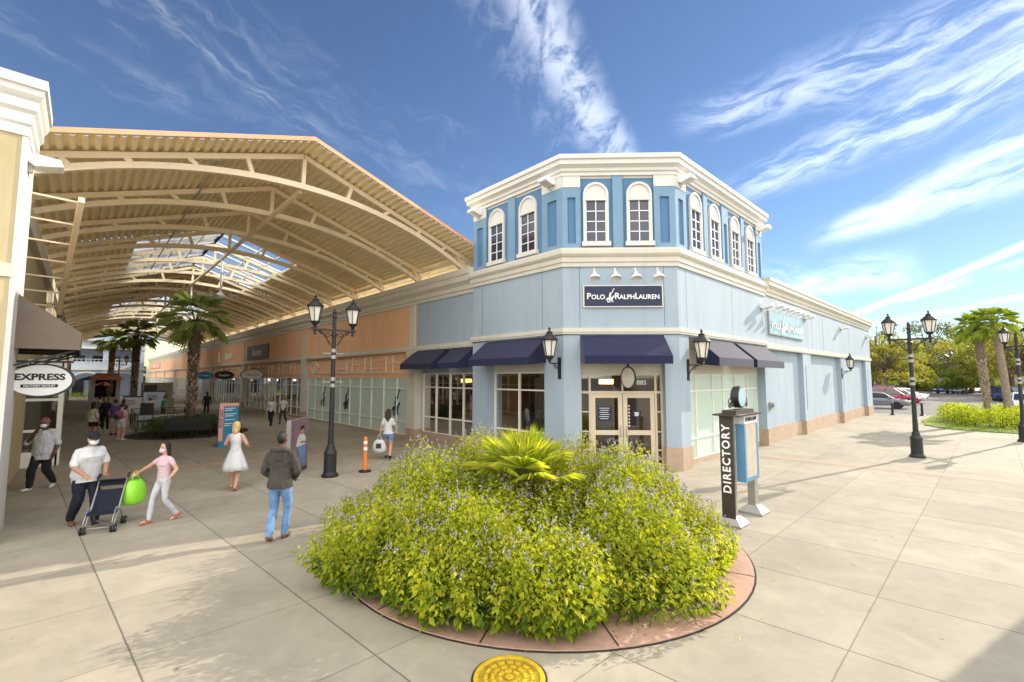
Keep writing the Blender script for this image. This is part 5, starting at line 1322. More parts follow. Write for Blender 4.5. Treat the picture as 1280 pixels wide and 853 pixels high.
# garments shown behind the corner shop glass
for (x, y, z), mt, lb, kind in (((11.45, 14.05, 1.25), 'cloth_green', 'green jacket on a stand behind the left shop window', 0), ((11.5, 13.75, 1.2), 'cloth_maroon', 'patterned dark red top on a stand behind the left shop window', 0), ((11.6, 14.9, 1.3), 'cloth_yellow', 'yellow top on a stand behind the left shop window', 0), ((11.5, 16.6, 1.2), 'cloth_charcoal', 'dark jacket on a stand at the left end of the shop window', 0), ((11.6, 10.9, 1.25), 'cloth_charcoal', 'dark coat on a stand behind the window beside the entrance', 0)):
    o = thing('dress_form', lb, 'dress form', (x, y, 0)); b = MB(mt)
    b.lathe([(.14, z-.42), (.17, z-.3), (.14, z-.05), (.18, z+.18), (.19, z+.28), (.08, z+.36), (.05, z+.40)], 14, (x, y, 0), sm=True, sy=.65)
    b.tube([(x, y-.17, z+.26), (x-.02, y-.22, z), (x-.04, y-.2, z-.22)], [.06, .05, .045], 7); b.tube([(x, y+.17, z+.26), (x-.02, y+.22, z), (x-.04, y+.2, z-.22)], [.06, .05, .045], 7); b.build('garment', o)
    b = MB('silver'); b.tube([(x, y, .02), (x, y, z-.4)], .02, 6); b.lathe([(.18, 0.02), (.18, .04), (.02, .06)], 12, (x, y, 0)); b.build('stand', o)
# info booth standing outside the right edge of the view: its shade falls across the corner of the paving
sun_h = V((math.sin(R(103.8)), math.cos(R(103.8)), 0)); e0 = V((7.95, -.04, 0))+sun_h*6.5; pn = V((sun_h.y, -sun_h.x, 0))
ib = thing('info_booth', 'square cream information booth outside the right edge of the view', 'booth', e0+pn*1.4, math.atan2(pn.y, pn.x))
FI = Fac((e0.x, e0.y), (pn.x, pn.y), 2.8)
b = MB('yellow_stucco'); FI.box(b, 0, 2.8, -2.4, 0, 0, 3.9); b.build('wall', ib); b = MB('white_trim'); FI.box(b, -.02, 2.82, -2.42, .02, 3.9, 4.15); b.build('roof', ib); b = MB('window_dark'); FI.box(b, .5, 2.3, .002, .02, 1.0, 2.2); b.build('window', ib)
# ------------------------------------------------------------------ people
def remesh(mb, name, mt, parent, vox, it=4, amp=0.0, seed=0):
    me0 = mb.mesh(name+'_raw'); o = bpy.data.objects.new(name, me0); COL.objects.link(o)
    r = o.modifiers.new('r', 'REMESH'); r.mode = 'VOXEL'; r.voxel_size = vox
    if it: s = o.modifiers.new('s', 'SMOOTH'); s.factor = .5; s.iterations = it
    me = baked(o); me.name = name
    if amp:
        n = len(me.vertices); co = [0.0]*(3*n); no = [0.0]*(3*n); me.vertices.foreach_get('co', co); me.vertices.foreach_get('normal', no)
        for i in range(0, 3*n, 3):
            p = V((co[i]*9+seed, co[i+1]*9, co[i+2]*5)); a = amp*(noise.noise(p)+.5*noise.noise(p*2.3))
            co[i] += no[i]*a; co[i+1] += no[i+1]*a; co[i+2] += no[i+2]*a
        me.vertices.foreach_set('co', co); me.update()
    me.materials.clear(); me.materials.append(MT[mt]); me.polygons.foreach_set('use_smooth', [True]*len(me.polygons))
    o = bpy.data.objects.new(name, me); COL.objects.link(o); o.parent = parent; WM[o.name] = WM[parent.name]; return o
def loft(mb, rings, f, n=18):
    vs = []
    for z, rx, ry, yo in rings:
        for j in range(n): a = 2*math.pi*j/n; vs.append(f(V((rx*math.cos(a), yo+ry*math.sin(a), z))))
    k = len(rings)
    mb.add(vs, [(i*n+j, i*n+(j+1) % n, (i+1)*n+(j+1) % n, (i+1)*n+j) for i in range(k-1) for j in range(n)]+[tuple(range(n))[::-1], tuple((k-1)*n+j for j in range(n))], 0, True)
def limb(mb, pts, rs, n=10):
    for (p, q), (r0, r1) in zip(zip(pts, pts[1:]), zip(rs, rs[1:])): mb.tube([p, V(p).lerp(V(q), .35), V(p).lerp(V(q), .65), q], [r0, r0*.72+r1*.30+.003, r0*.35+r1*.67+.002, r1], n)
    for p, r in zip(pts, rs): mb.ball(p, r*1.0, n)
def hand(mb, w, d, side, curl=.5, k=1.0):
    d = V(d).normalized(); up = V((0, 1, 0)) if abs(d.y) < .9 else V((0, 0, 1)); a = d.cross(up).normalized(); b = a.cross(d)
    T = Matrix((a, b, d)).transposed()
    mb.ball(V(w)+d*.045*k, (.040*k, .018*k, .052*k), 10, T=T)
    for i, l in enumerate((.070, .080, .074, .058)):
        off = (i-1.5)*.020*k; p0 = V(w)+d*.085*k+a*off*side
        d1 = (d+b*curl*.6+a*side*(i-1.5)*.06).normalized(); p1 = p0+d1*l*.5*k; d2 = (d1+b*curl*1.3).normalized(); p2 = p1+d2*l*.5*k
        mb.tube([p0-d*.02*k, p0, p1, p2], [.010*k, .0095*k, .009*k, .007*k], 6); mb.ball(p2, .0075*k, 6)
    p0 = V(w)+d*.025*k-a*side*.032*k; d1 = (d*.6-a*side*.75+b*.3).normalized(); p1 = p0+d1*.034*k; p2 = p1+(d1+d*.7+b*.4).normalized()*.030*k
    mb.tube([p0, p1, p2], [.013*k, .011*k, .008*k], 6); mb.ball(p2, .0085*k, 6)
def shoe(mb, an, yaw, k=1.0, pitch=0):
    T = Matrix.Translation(V(an)) @ Matrix.Rotation(yaw, 4, 'Z') @ Matrix.Rotation(pitch, 4, 'X')
    R3 = T.to_3x3(); P = lambda x, y, z: T @ V((x, y, z))
    mb.ball(P(0, .10*k, -.045*k), (.045*k, .105*k, .036*k), 10, T=R3); mb.ball(P(0, -.02*k, -.035*k), (.037*k, .055*k, .045*k), 10, T=R3)
    mb.tube([P(0, -.01*k, -.03), P(0, -.005*k, .03)], [.042*k, .040*k], 8)
DEF = dict(h=1.72, girth=1, lean=(0, 0), turn=0, nod=0, arms=(((-.25, -.03, 1.13), (-.25, .05, .88)), ((.25, -.03, 1.13), (.25, .05, .88))),
           legs=(((-.10, .03, .49), (-.11, -.02, .085)), ((.10, .03, .49), (.11, -.02, .085))), pitch=(0, 0), vox=.016, skin='skin_light', hair='hair_brown', cut='short',
           top='cloth_white', sleeve=.55, hem=.86, bottom='cloth_black', leg=1.0, shoe='cloth_white', fem=False, loose=.02, mask=None, cap=None, dress=None, bare_feet=False, hood=False, face=True, brim=None, legr=1.0)
def person(name, x, y, rz, label, **kw):
    P = dict(DEF); P.update(kw); g = P['girth']; k = P['h']/1.75
    o = thing('person', label, 'person', (0, 0, 0)); vx = P['vox']/k
    lx, ly = P['lean']
    def sp(p): dz = max(0, p.z-.95); return V((p.x+lx*dz, p.y+ly*dz, p.z))
    sw = .165 if P['fem'] else .185
    sh_ = [sp(V((s*(sw-.016), -.01, 1.372))) for s in (-1, 1)]; hip = [V((s*.088, 0, .90)) for s in (-1, 1)]
    arms = [(V(a), V(b)) for a, b in P['arms']]; legs = [(V(a), V(b)) for a, b in P['legs']]
    hc = sp(V((0, .015, 1.62))); HT = Matrix.Translation(sp(V((0, 0, 1.50)))) @ Matrix.Rotation(R(P['turn']), 4, 'Z') @ Matrix.Rotation(R(P['nod']), 4, 'X') @ Matrix.Translation(-sp(V((0, 0, 1.50))))
    H3 = HT.to_3x3(); hp = lambda a, b, c: HT @ (hc+V((a, b, c)))
    ax = (.062 if P['fem'] else .074); 
    # continuous body
    b = MB('skin_light')
    b.ball(hp(0, 0, .015), (.074, .093, .108), 16, T=H3); b.ball(hp(0, .028, -.062), (.052, .060, .055), 12, T=H3); b.ball(hp(0, .099, -.008), (.013, .016, .022), 8, T=H3)
    b.ball(hp(0, .088, -.052), (.024, .012, .009), 8, T=H3); b.ball(hp(0, .086, -.088), (.020, .014, .014), 8, T=H3)
    for s in (-1, 1): b.ball(hp(s*.076, -.005, -.005), (.010, .020, .030), 8, T=H3)
    b.tube([sp(V((0, -.015, 1.38))), sp(V((0, 0, 1.50))), hp(0, -.005, -.06)], [.065, .052, .050], 12)
    br = [(.84, .13*g, .10*g, 0), (.92, .162*g, .118*g, -.008), (1.02, .145*g if not P['fem'] else .125, .105*g, 0), (1.14, .140*g if not P['fem'] else .112, .098*g, .004), (1.27, .160*min(g, 1.12) if not P['fem'] else .138, .112*g, .01), (1.36, sw-.018, .10, 0), (1.405, .135, .082, -.008), (1.44, .09, .066, -.01), (1.48, .055, .052, -.01)]
    cv = .94 if P['top'] else 1; loft(b, [(z, rx*cv, ry*cv, yo) for z, rx, ry, yo in br], sp)
    for i, s in enumerate((-1, 1)):
        e, w = arms[i]; ag = .5+.5*g
        sv = .84 if P['sleeve'] > 0 else 1; limb(b, [sh_[i], sh_[i].lerp(e, .8), e, w], [.055*ag*sv, .045*ag*(sv if P['sleeve'] > .9 else 1), .041*ag*(sv if P['sleeve'] > 1 else 1), .030*ag])
        hand(b, w, (w-e).normalized()+V((0, 0, -.15)), -s, P.get('curl', .5))
        kn, an = legs[i]; lc = .64 if P['leg'] > .5 and not P['dress'] else 1; limb(b, [hip[i], kn, an], [.088*g*lc, .058*(.5+.5*g)*lc, .040*(lc+1)/2])
        if P['bare_feet']: shoe(b, an, 0, .92, P['pitch'][i])
    remesh(b, 'body', P['skin'], o, vx*.62, 2)
    # top
    L_ = P['loose']; seed = rnd.uniform(0, 50)
    if P['top']:
        b = MB('skin_light'); hm = P['hem']
        rg = [(z, rx+L_*(1.0 if z < 1.3 else .45), ry+L_*(1.0 if z < 1.3 else .5), yo) for z, rx, ry, yo in br if hm+.03 < z < 1.45]
        z0 = rg[0]; rg = [(hm, z0[1]*1.03, z0[2]*1.04, z0[3])]+rg+[(1.452, .080, .066, -.01)]
        if P['fem'] and not P['dress']: b.ball(sp(V((-.06, .085, 1.26))), (.06, .05, .055), 10); b.ball(sp(V((.06, .085, 1.26))), (.06, .05, .055), 10)
        loft(b, rg, sp)
        for i, s in enumerate((-1, 1)):
            e, w = arms[i]; ag = .5+.5*g; t = P['sleeve']
            if t <= 0: continue
            if t <= 1: pe = sh_[i].lerp(e, t); limb(b, [sh_[i]+V((-s*.04, 0, .005)), sh_[i], pe], [.06, .056*ag+.003, .046*ag+L_*.42])
            else: pe = e.lerp(w, t-1); limb(b, [sh_[i]+V((-s*.04, 0, .005)), sh_[i], e, pe], [.06, .058*ag+.004, .046*ag+L_*.38, .038*ag+L_*.35])
        if P['hood']:
            b.tube([sp(V((.11*math.cos(t), -.055+.085*math.sin(t)-.03, 1.455-.02*math.sin(t)))) for t in [math.pi*2*q/14 for q in range(15)]], .042, 8)
            b.ball(sp(V((0, -.125, 1.40))), (.12, .05, .085), 12); b.ball(sp(V((0, -.13, 1.33))), (.08, .04, .06), 10)
        remesh(b, 'dress' if P['dress'] else P.get('topname', 'shirt'), P['top'], o, vx*.8, 3, .014, seed)
    if P['dress']:
        b = MB('skin_light'); n = 40; rg = [(.50, .315, .285), (.62, .28, .25), (.78, .225, .195), (.92, .178, .145), (1.03, .135, .112), (1.07, .128, .105)]; vs = []
        for z, rx, ry in rg:
            for j in range(n):
                a = 2*math.pi*j/n; f = 1+(.055*math.sin(a*9+z*3)+.03*math.sin(a*5))*max(0, (1.0-z)/.5); vs.append((rx*f*math.cos(a), ry*f*math.sin(a), z+(.015*math.sin(a*5) if z < .55 else 0)))
        b.add(vs, [(i*n+j, i*n+(j+1) % n, (i+1)*n+(j+1) % n, (i+1)*n+j) for i in range(len(rg)-1) for j in range(n)]+[tuple(range(n))[::-1]], 0, True)
        b.mats = (P['dress'],); b.build('skirt', o, True)
        b = MB(P['dress']); b.lathe([(.128, 1.03), (.134, 1.035), (.134, 1.07), (.128, 1.075)], 24, sy=.82, sm=True); b.build('belt', o, True)
    elif P['bottom']:
        b = MB('skin_light'); loft(b, [(.80, .11*g, .09*g, 0), (.88, .165*g+.012, .12*g+.012, -.006), (.97, .158*g+.012, .114*g+.010, -.004), (1.02, .148*g, .108*g, 0)], lambda p: p)
        for i, s in enumerate((-1, 1)):
            kn, an = legs[i]; t = P['leg']; q_ = P['legr']
            if t <= .5: limb(b, [hip[i], hip[i].lerp(kn, t*2)], [.096*g, (.080*g if not P['fem'] else .092)])
            else: limb(b, [hip[i], kn, kn.lerp(an, (t-.5)*2)], [.095*g, .066*(.5+.5*g)*q_, .054*q_])
        remesh(b, 'shorts' if P['leg'] <= .5 else 'trousers', P['bottom'], o, vx*.8, 3, .015, seed+3)
    if not P['bare_feet'] or P['shoe'] == 'sandal':
        for i, s in enumerate((-1, 1)):
            b = MB('skin_light'); shoe(b, legs[i][1], -s*.12, 1.0 if not P['bare_feet'] else .97, P['pitch'][i])
            if P['bare_feet']:
                b = MB('sandal'); T = Matrix.Translation(legs[i][1]) @ Matrix.Rotation(P['pitch'][i], 4, 'X'); b.box(-.045, .045, -.08, .20, -.092, -.074, 0, T); b.box(-.047, .047, .06, .10, -.075, -.005, 0, T); b.build('sandal', o, True)
            else: remesh(b, 'shoe', P['shoe'], o, vx*.7, 2)
    # hair, face and headwear
    c = P['cut']
    if c != 'bald':
        b = MB('skin_light')
        if c == 'crop': b.ball(hp(0, -.010, .024), (.0775, .095, .108), 14, T=H3)
        else: b.ball(hp(0, -.020, .028), (.083, .098, .110), 16, T=H3)
        if c in ('long', 'curly', 'bob'):
            L2 = dict(long=.30, curly=.30, bob=.12)[c]; wd = dict(long=.085, curly=.115, bob=.10)[c]
            for q in range(7):
                t = q/6; b.ball(hp(.0, -.055-.03*t, .03-(L2+.05)*t), (wd*(1-.25*t) if c != 'curly' else wd*(.95+.12*math.sin(t*6)), .055, .06), 10, T=H3)
            for s in (-1, 1):
                for q in range(4): b.ball(hp(s*.072, -.02-.01*q, -.0-.04*q*(1.4 if c != 'bob' else .8)), (.026, .045, .045), 8, T=H3)
        remesh(b, 'hair', P['hair'], o, vx*.75, 2, .012 if c in ('curly', 'bob') else .006, seed)
    if P['face']:
        for s in (-1, 1): b = MB('hair_black'); b.ball(hp(s*.031, .083, .012), (.012, .008, .008), 8, T=H3); b.build('eye', o, True)
        for s in (-1, 1): b = MB(P['hair']); b.ball(hp(s*.031, .087, .036), (.020, .006, .005), 6, T=H3); b.build('eyebrow', o, True)
    if P['mask']:
        b = MB(P['mask']); b.ball(hp(0, .045, -.052), (.066, .070, .056), 14, T=H3); m_ = b.build('mask', o, True)
        b = MB(P['mask'])
        for s in (-1, 1): b.tube([hp(s*.060, .05, -.03), hp(s*.083, -.01, .0)], .004, 4); b.tube([hp(s*.060, .05, -.075), hp(s*.083, -.01, -.02)], .004, 4)
        b.build('ear_loop', m_, True)
    if P['cap']:
        b = MB(P['cap']); vs = []; n = 20; m = 6
        b.ball(hp(0, -.008, .048), (.088, .106, .092), 16, T=H3)
        b2 = MB('skin_light'); b2.v = b.v; b2.f = b.f; b2.m = b.m; b2.s = b.s
        for dy, w_ in ((.09, .072), (.12, .068), (.145, .055), (.165, .035)): b2.ball(hp(0, dy, .055-.14*(dy-.09)), (w_, .03, .010), 10, T=H3)
        remesh(b2, 'cap', P['cap'], o, vx*.7, 1)
    if P['brim']: b = MB(P['brim']); b.lathe([(.07, .02), (.085, .03), (.086, .06), (.07, .085)], 16, hp(0, 0, .03), T=H3, sy=1.18, sm=True); b.build('headband', o, True)
    o.location = (x, y, 0); o.rotation_euler = (0, 0, rz); o.scale = (k, k, k); WM[o.name] = Matrix.Translation((x, y, 0)) @ Matrix.Rotation(rz, 4, 'Z') @ Matrix.Diagonal((k, k, k, 1))
    return o
def face_dir(dx, dy): return math.atan2(-dx, dy)           # rotation that turns local +Y onto (dx, dy)
r2 = V((.729, -.685, 0)); f2 = V((.685, .729, 0))
def cam_dir(lat, dep): v = r2*lat+f2*dep; return face_dir(v.x, v.y)
WALK = ((( -.10, .16, .51), (-.10, .20, .10)), ((.10, .02, .49), (.11, -.24, .14)))
WALK2 = (((-.10, .02, .49), (-.11, -.24, .14)), ((.10, .16, .51), (.10, .20, .10)))
person('man', -.62, 16.29, cam_dir(.18, -1), 'heavy-set person in a light plaid shirt and black trousers touching a white mask', h=1.74, girth=1.2, vox=.013, skin='skin_dark', hair='hair_black', cut='crop', top='plaid_shirt', hem=.74, loose=.045, sleeve=.95, bottom='cloth_black', mask='mask_white', cap='cloth_maroon', legs=WALK2, pitch=(R(-25), 0), legr=1.15,
       arms=(((-.27, -.06, 1.11), (-.27, .06, .88)), ((.28, .12, 1.14), (.07, .19, 1.42))))
person('man', .14, 11.85, cam_dir(.85, -.42), 'person in white T-shirt, navy trousers and black cap leaning over the stroller', h=1.76, girth=1.16, vox=.012, skin='skin_tan', hair='hair_black', cut='crop', top='cloth_white', hem=.80, loose=.045, sleeve=.85, bottom='cloth_navy', shoe='leather_brown', mask='mask_white', cap='cloth_black', lean=(0, .26), turn=-8, nod=-16, legr=1.2,
       arms=(((-.255, .10, 1.11), (-.15, .34, .98)), ((.25, .14, 1.11), (.17, .40, .97))), legs=(((-.11, .14, .50), (-.12, .12, .085)), ((.10, .02, .49), (.11, -.20, .12))), pitch=(0, R(-20)))
person('girl', 1.24, 11.12, cam_dir(-.35, -1), 'young person in pale pink top and mask reaching out to the stroller handle', h=1.50, vox=.012, fem=True, skin='skin_light', hair='hair_black', cut='long', top='cloth_pink', hem=.98, loose=.018, sleeve=.5, bottom='cloth_palegrey', bare_feet=True, shoe='sandal', mask='mask_pink', girth=.92, legr=.85,
       arms=(((-.28, -.08, 1.15), (-.36, .10, 1.02)), ((.36, .10, 1.20), (.56, .16, 1.08))), legs=WALK2, pitch=(R(-30), 0))
person('woman', 2.85, 13.03, cam_dir(-.1, 1), 'person with blond hair in a white knee-length dress walking away', h=1.66, girth=1.08, vox=.013, fem=True, hair='hair_blond', cut='bob', top='cloth_white', sleeve=0, hem=.98, loose=.014, dress='cloth_white', bare_feet=True, shoe='sandal', face=False,
       arms=(((-.26, .0, 1.16), (-.20, .22, 1.08)), ((.26, .02, 1.16), (.18, .24, 1.10))), legs=(((-.09, .06, .49), (-.09, .06, .10)), ((.09, .02, .49), (.10, -.16, .12))), pitch=(0, R(-20)))
person('man', 2.56, 8.52, cam_dir(-.1, 1), 'person in charcoal hooded sweatshirt and blue jeans walking away', h=1.82, girth=.98, vox=.012, skin='skin_dark', hair='hair_black', cut='crop', top='cloth_charcoal', topname='hooded_sweatshirt', hood=True, hem=.84, loose=.04, sleeve=1.95, bottom='cloth_denim', shoe='leather_brown', face=False, legr=1.05,
       arms=(((-.262, .0, 1.11), (-.15, .20, .96)), ((.262, .0, 1.11), (.15, .20, .96))), legs=(((-.10, .04, .49), (-.09, -.16, .12)), ((.10, .08, .49), (.07, .06, .085))), pitch=(R(-18), 0))
bw = person('woman', 7.6, 14.2, cam_dir(-.08, 1), 'person with long dark curly hair, white T-shirt and denim shorts carrying a white shopping bag', h=1.68, girth=1.02, vox=.013, fem=True, hair='hair_brown', cut='curly', top='cloth_white', hem=.88, loose=.025, sleeve=.6, bottom='cloth_denim', leg=.22, shoe='cloth_black', face=False,
       arms=(((-.24, .0, 1.13), (-.27, .03, .90)), ((.22, .06, 1.14), (.14, .24, 1.10))), legs=WALK)
person('woman', 7.85, 28.2, cam_dir(.05, -1), 'person in white printed T-shirt and black trousers walking towards the camera, left of a pair', h=1.66, vox=.018, fem=True, hair='hair_brown', cut='long', bottom='cloth_black', shoe='cloth_black', legs=WALK)
person('woman', 8.75, 29.1, cam_dir(.05, -1), 'person in white T-shirt and dark jeans walking towards the camera, right of a pair', h=1.66, vox=.018, fem=True, hair='hair_brown', cut='long', bottom='cloth_charcoal', shoe='cloth_black', legs=WALK2)
person('woman', .40, 27.0, cam_dir(.1, 1), 'person in loose beige top and black shorts at the back of the queue', h=1.68, girth=1.1, vox=.018, fem=True, skin='skin_tan', hair='hair_black', cut='long', top='cloth_beige', loose=.05, sleeve=1.3, bottom='cloth_black', leg=.25, face=False)
person('man', .95, 31.8, cam_dir(.3, -1), 'person in all black clothes in the middle of the queue', h=1.74, vox=.02, skin='skin_tan', hair='hair_brown', cut='long', top='cloth_black', sleeve=1.9, bottom='cloth_black', fem=True)
person('man', 1.20, 29.0, cam_dir(-.1, 1), 'person in purple jersey and khaki shorts in the queue', h=1.70, vox=.02, skin='skin_tan', hair='hair_black', top='cloth_purple', bottom='cloth_beige', leg=.45, shoe='cloth_black', face=False, loose=.035)
bp = person('woman', 1.33, 26.4, cam_dir(-.05, 1), 'person in pink top and grey shorts wearing a patterned backpack', h=1.62, vox=.018, fem=True, skin='skin_light', hair='hair_brown', cut='short', top='cloth_pink', bottom='cloth_palegrey', leg=.28, face=False)
person('man', -.85, 31.5, cam_dir(-.05, 1), 'person in white T-shirt and black trousers walking away beside the left shop window', h=1.80, vox=.018, skin='skin_dark', hair='hair_black', cut='crop', bottom='cloth_black', legs=WALK, face=False)
person('man', 6.55, 38.9, cam_dir(.4, -.6), 'small distant person in black right of the tallest palm', h=1.72, vox=.025, skin='skin_dark', hair='hair_black', top='cloth_black', bottom='cloth_black', legs=WALK)
person('woman', 5.80, 41.3, cam_dir(-.6, -.6), 'small distant person in pinkish grey top left of the tallest palm', h=1.66, vox=.025, fem=True, hair='hair_black', top='cloth_maroon', bottom='cloth_charcoal', cut='long', legs=WALK2)
person('woman', 3.5, 44.5, cam_dir(-.6, .6), 'small distant person in black beside the pale screen panel', h=1.66, vox=.025, fem=True, hair='hair_brown', top='cloth_black', bottom='cloth_black', cut='long')
person('man', 3.95, 37.6, cam_dir(-.3, -1), 'distant person in green shirt behind the cafe railing', h=1.52, vox=.025, hair='hair_black', top='cloth_green', bottom='cloth_charcoal')
person('man', 3.15, 36.6, cam_dir(-.3, 1), 'distant person in white shirt behind the cafe railing', h=1.45, vox=.025, hair='hair_black', top='cloth_white', bottom='cloth_charcoal', face=False)
person('man', .75, 33.6, cam_dir(.1, 1), 'person in grey shirt near the front of the queue', h=1.72, vox=.025, hair='hair_brown', top='car_grey', bottom='cloth_navy', face=False)
person('woman', 1.6, 31.0, cam_dir(-.1, 1), 'person in dark top and pale skirt hidden in the queue', h=1.64, vox=.025, fem=True, hair='hair_brown', cut='long', top='cloth_charcoal', bottom='cloth_palegrey', leg=.4, face=False)
# carried things
def softbag(name, label, c, w, d, h, mt, rz, emblem=None):
    o = thing(name, label, 'bag', c, rz); T = WM[o.name]; b = MB('skin_light')
    n = 22; vs = []; prof = [(0, .55), (.05, .9), (.25, 1.06), (.55, 1.0), (.8, .85), (1.0, .55)]
    for t, s in prof:
        for j in range(n): a = 2*math.pi*j/n; q_ = 1+.05*math.sin(3*a+t*5); vs.append(T @ V((w/2*s*q_*math.cos(a), d/2*s*q_*math.sin(a), h*t)))
    b.mats = (mt,); b.add(vs, [(i*n+j, i*n+(j+1) % n, (i+1)*n+(j+1) % n, (i+1)*n+j) for i in range(5) for j in range(n)]+[tuple(range(n))[::-1], tuple(5*n+j for j in range(n))], 0, True); b.build('sack', o)
    b = MB(mt)
    for s in (-1, 1): b.tube([T @ V((-.07, s*.03, h)), T @ V((-.05, 0, h+.12)), T @ V((.0, 0, h+.17)), T @ V((.05, 0, h+.12)), T @ V((.07, s*.03, h))], .010, 5)
    b.build('carry_loop', o)
    if emblem: b = MB(emblem); b.box(-.085, .085, -d/2*1.09, -d/2*1.02, h*.35, h*.72, 0, T); b.build('printed_label', o)
    return o
wp = WM[bw.name] @ V((-.28, .05, .80)); softbag('shopping_bag', 'white shopping bag with dark square print held in the left hand of the curly-haired person', (wp.x-.02, wp.y, wp.z-.55), .44, .20, .44, 'bag_white', cam_dir(0, 1), 'charcoal')
bk = thing('backpack', 'small dark red patterned backpack on the person in the pink top', 'backpack', WM[bp.name] @ V((0, -.2, 1.0)), bp.rotation_euler.z); b = MB('skin_light'); b.ball(WM[bp.name] @ V((0, -.19, 1.2)), (.16, .12, .22), 14); b.mats = ('cloth_maroon',); b.build('pack', bk); b = MB('cloth_black'); b.ball(WM[bp.name] @ V((0, -.30, 1.12)), (.10, .05, .10), 10)
for s in (-1, 1): b.tube([WM[bp.name] @ V(p) for p in ((s*.10, -.12, 1.42), (s*.11, .02, 1.47), (s*.12, .12, 1.35), (s*.13, .06, 1.12), (s*.12, -.12, 1.05))], .018, 5)
b.build('strap', bk)
# stroller (local +Y is its front)
sto = thing('stroller', 'folding umbrella stroller with navy seat and twin wheels between the capped person and the girl', 'stroller', (.42, 11.30, 0), R(162)); T = WM[sto.name]
b = MB('silver'); SW = .20
for s in (-SW, SW):
    b.tube([T @ V(p) for p in ((s, .25, .07), (s, .05, .31), (s, -.22, .66), (s*1.02, -.34, .84))], .013, 6); b.tube([T @ V(p) for p in ((s, -.25, .07), (s, -.10, .30), (s, .14, .40))], .013, 6); b.tube([T @ V(p) for p in ((s, .14, .40), (s, .30, .22), (s, .31, .12))], .011, 6)
for y, z in ((.30, .10), (-.28, .10), (-.10, .30)): b.tube([T @ V((-SW, y, z)), T @ V((SW, y, z))], .011, 6)
b.beam(T @ V((-SW, .28, .11)), T @ V((SW, -.26, .11)), .018); b.beam(T @ V((SW, .28, .11)), T @ V((-SW, -.26, .11)), .018); b.build('stroller_frame', sto)
b = MB('cloth_navy'); e = SW-.005
b.add([T @ V(p) for p in ((-e, .22, .34), (e, .22, .34), (e, -.04, .34), (-e, -.04, .34), (e, -.24, .66), (-e, -.24, .66), (e, .22, .30), (-e, .22, .30), (0, .10, .28), (0, -.18, .46), (e, -.10, .30), (-e, -.10, .30))], [(0, 1, 8), (1, 2, 8), (2, 3, 8), (3, 0, 8), (3, 2, 9), (2, 4, 9), (4, 5, 9), (5, 3, 9), (0, 7, 6, 1), (1, 6, 10, 2), (3, 11, 7, 0)])
b.add([T @ V(p) for p in ((-e, -.25, .72), (e, -.25, .72), (e, -.33, .83), (-e, -.33, .83), (e, -.20, .83), (-e, -.20, .83))], [(0, 1, 2, 3), (3, 2, 4, 5)]); b.build('seat', sto)
b = MB('sky_blue_paint')
for s in (-SW, SW): b.tube([T @ V(p) for p in ((s, .22, .35), (s, -.04, .36), (s, -.25, .70))], .014, 5)
b.build('piping', sto)
for s in (-SW-.01, SW+.01):
    for y in (.28, -.27):
        b = MB('rubber')
        for e in (-.024, .024): b.lathe([(.03, -.012), (.066, -.012), (.066, .012), (.03, .012)], 16, T @ V((s+e, y, .067)), T=(T.to_3x3() @ Matrix.Rotation(R(90), 3, 'Y')))
        wh = b.build('wheel', sto); b = MB('silver'); b.tube([T @ V((s-.04, y, .067)), T @ V((s+.04, y, .067))], .026, 10); b.build('hub', wh)
    b = MB('rubber'); b.tube([T @ V((s*1.02, -.34, .83)), T @ V((s*1.03, -.37, .89)), T @ V((s*1.03, -.43, .91))], .018, 8); b.build('handle', sto)
bag = T @ V((-.31, -.42, .5)); softbag('carrier_bag', 'bright lime green plastic bag hanging from the stroller handle', (bag.x, bag.y, .30), .42, .26, .46, 'lime_plastic', R(35))
# ------------------------------------------------------------------ sky, sun, camera
SUN_AZ, SUN_EL = R(103.8), R(24.8)
w = bpy.data.worlds.new('World'); S.world = w; w.use_nodes = True
nt = w.node_tree; L = nt.links.new; bg = nt.nodes['Background']
sky = nd(nt, 'ShaderNodeTexSky', sky_type='NISHITA'); sky.sun_disc = False; sky.sun_elevation = SUN_EL; sky.sun_rotation = SUN_AZ
sky.air_density = 1.0; sky.dust_density = .05; sky.ozone_density = 1.4; sky.altitude = 0
STR = .074
def mth(op, a, b=None, c=None):
    n = nd(nt, 'ShaderNodeMath', operation=op)
    for i, x in enumerate((a, b, c)):
        if x is None: continue
        if isinstance(x, (int, float)): n.inputs[i].default_value = x
        else: L(x, n.inputs[i])
    return n.outputs[0]
def sstep(x, a, b, lo=0., hi=1.):
    n = nd(nt, 'ShaderNodeMapRange', interpolation_type='SMOOTHSTEP')
    for i, q in ((1, a), (2, b), (3, lo), (4, hi)): n.inputs[i].default_value = q
    L(x, n.inputs[0]); return n.outputs[0]
tc = nd(nt, 'ShaderNodeTexCoord'); sp_ = nd(nt, 'ShaderNodeSeparateXYZ'); L(tc.outputs['Generated'], sp_.inputs[0])
az = mth('ARCTAN2', sp_.outputs['X'], sp_.outputs['Y']); el = mth('ARCSINE', sp_.outputs['Z'])
def fbm(vec, sc, det=6, ro=.6, dist=0):
    n = nd(nt, 'ShaderNodeTexNoise'); n.inputs['Scale'].default_value = sc; n.inputs['Detail'].default_value = det; n.inputs['Roughness'].default_value = ro; n.inputs['Distortion'].default_value = dist
    L(vec, n.inputs['Vector']); return n.outputs['Fac']
base = nd(nt, 'ShaderNodeCombineXYZ'); L(az, base.inputs[0]); L(el, base.inputs[1])
warp = mth('SUBTRACT', fbm(base.outputs[0], 3.5, 4), .5); warp2 = mth('SUBTRACT', fbm(base.outputs[0], 11, 4), .5)
dens = None
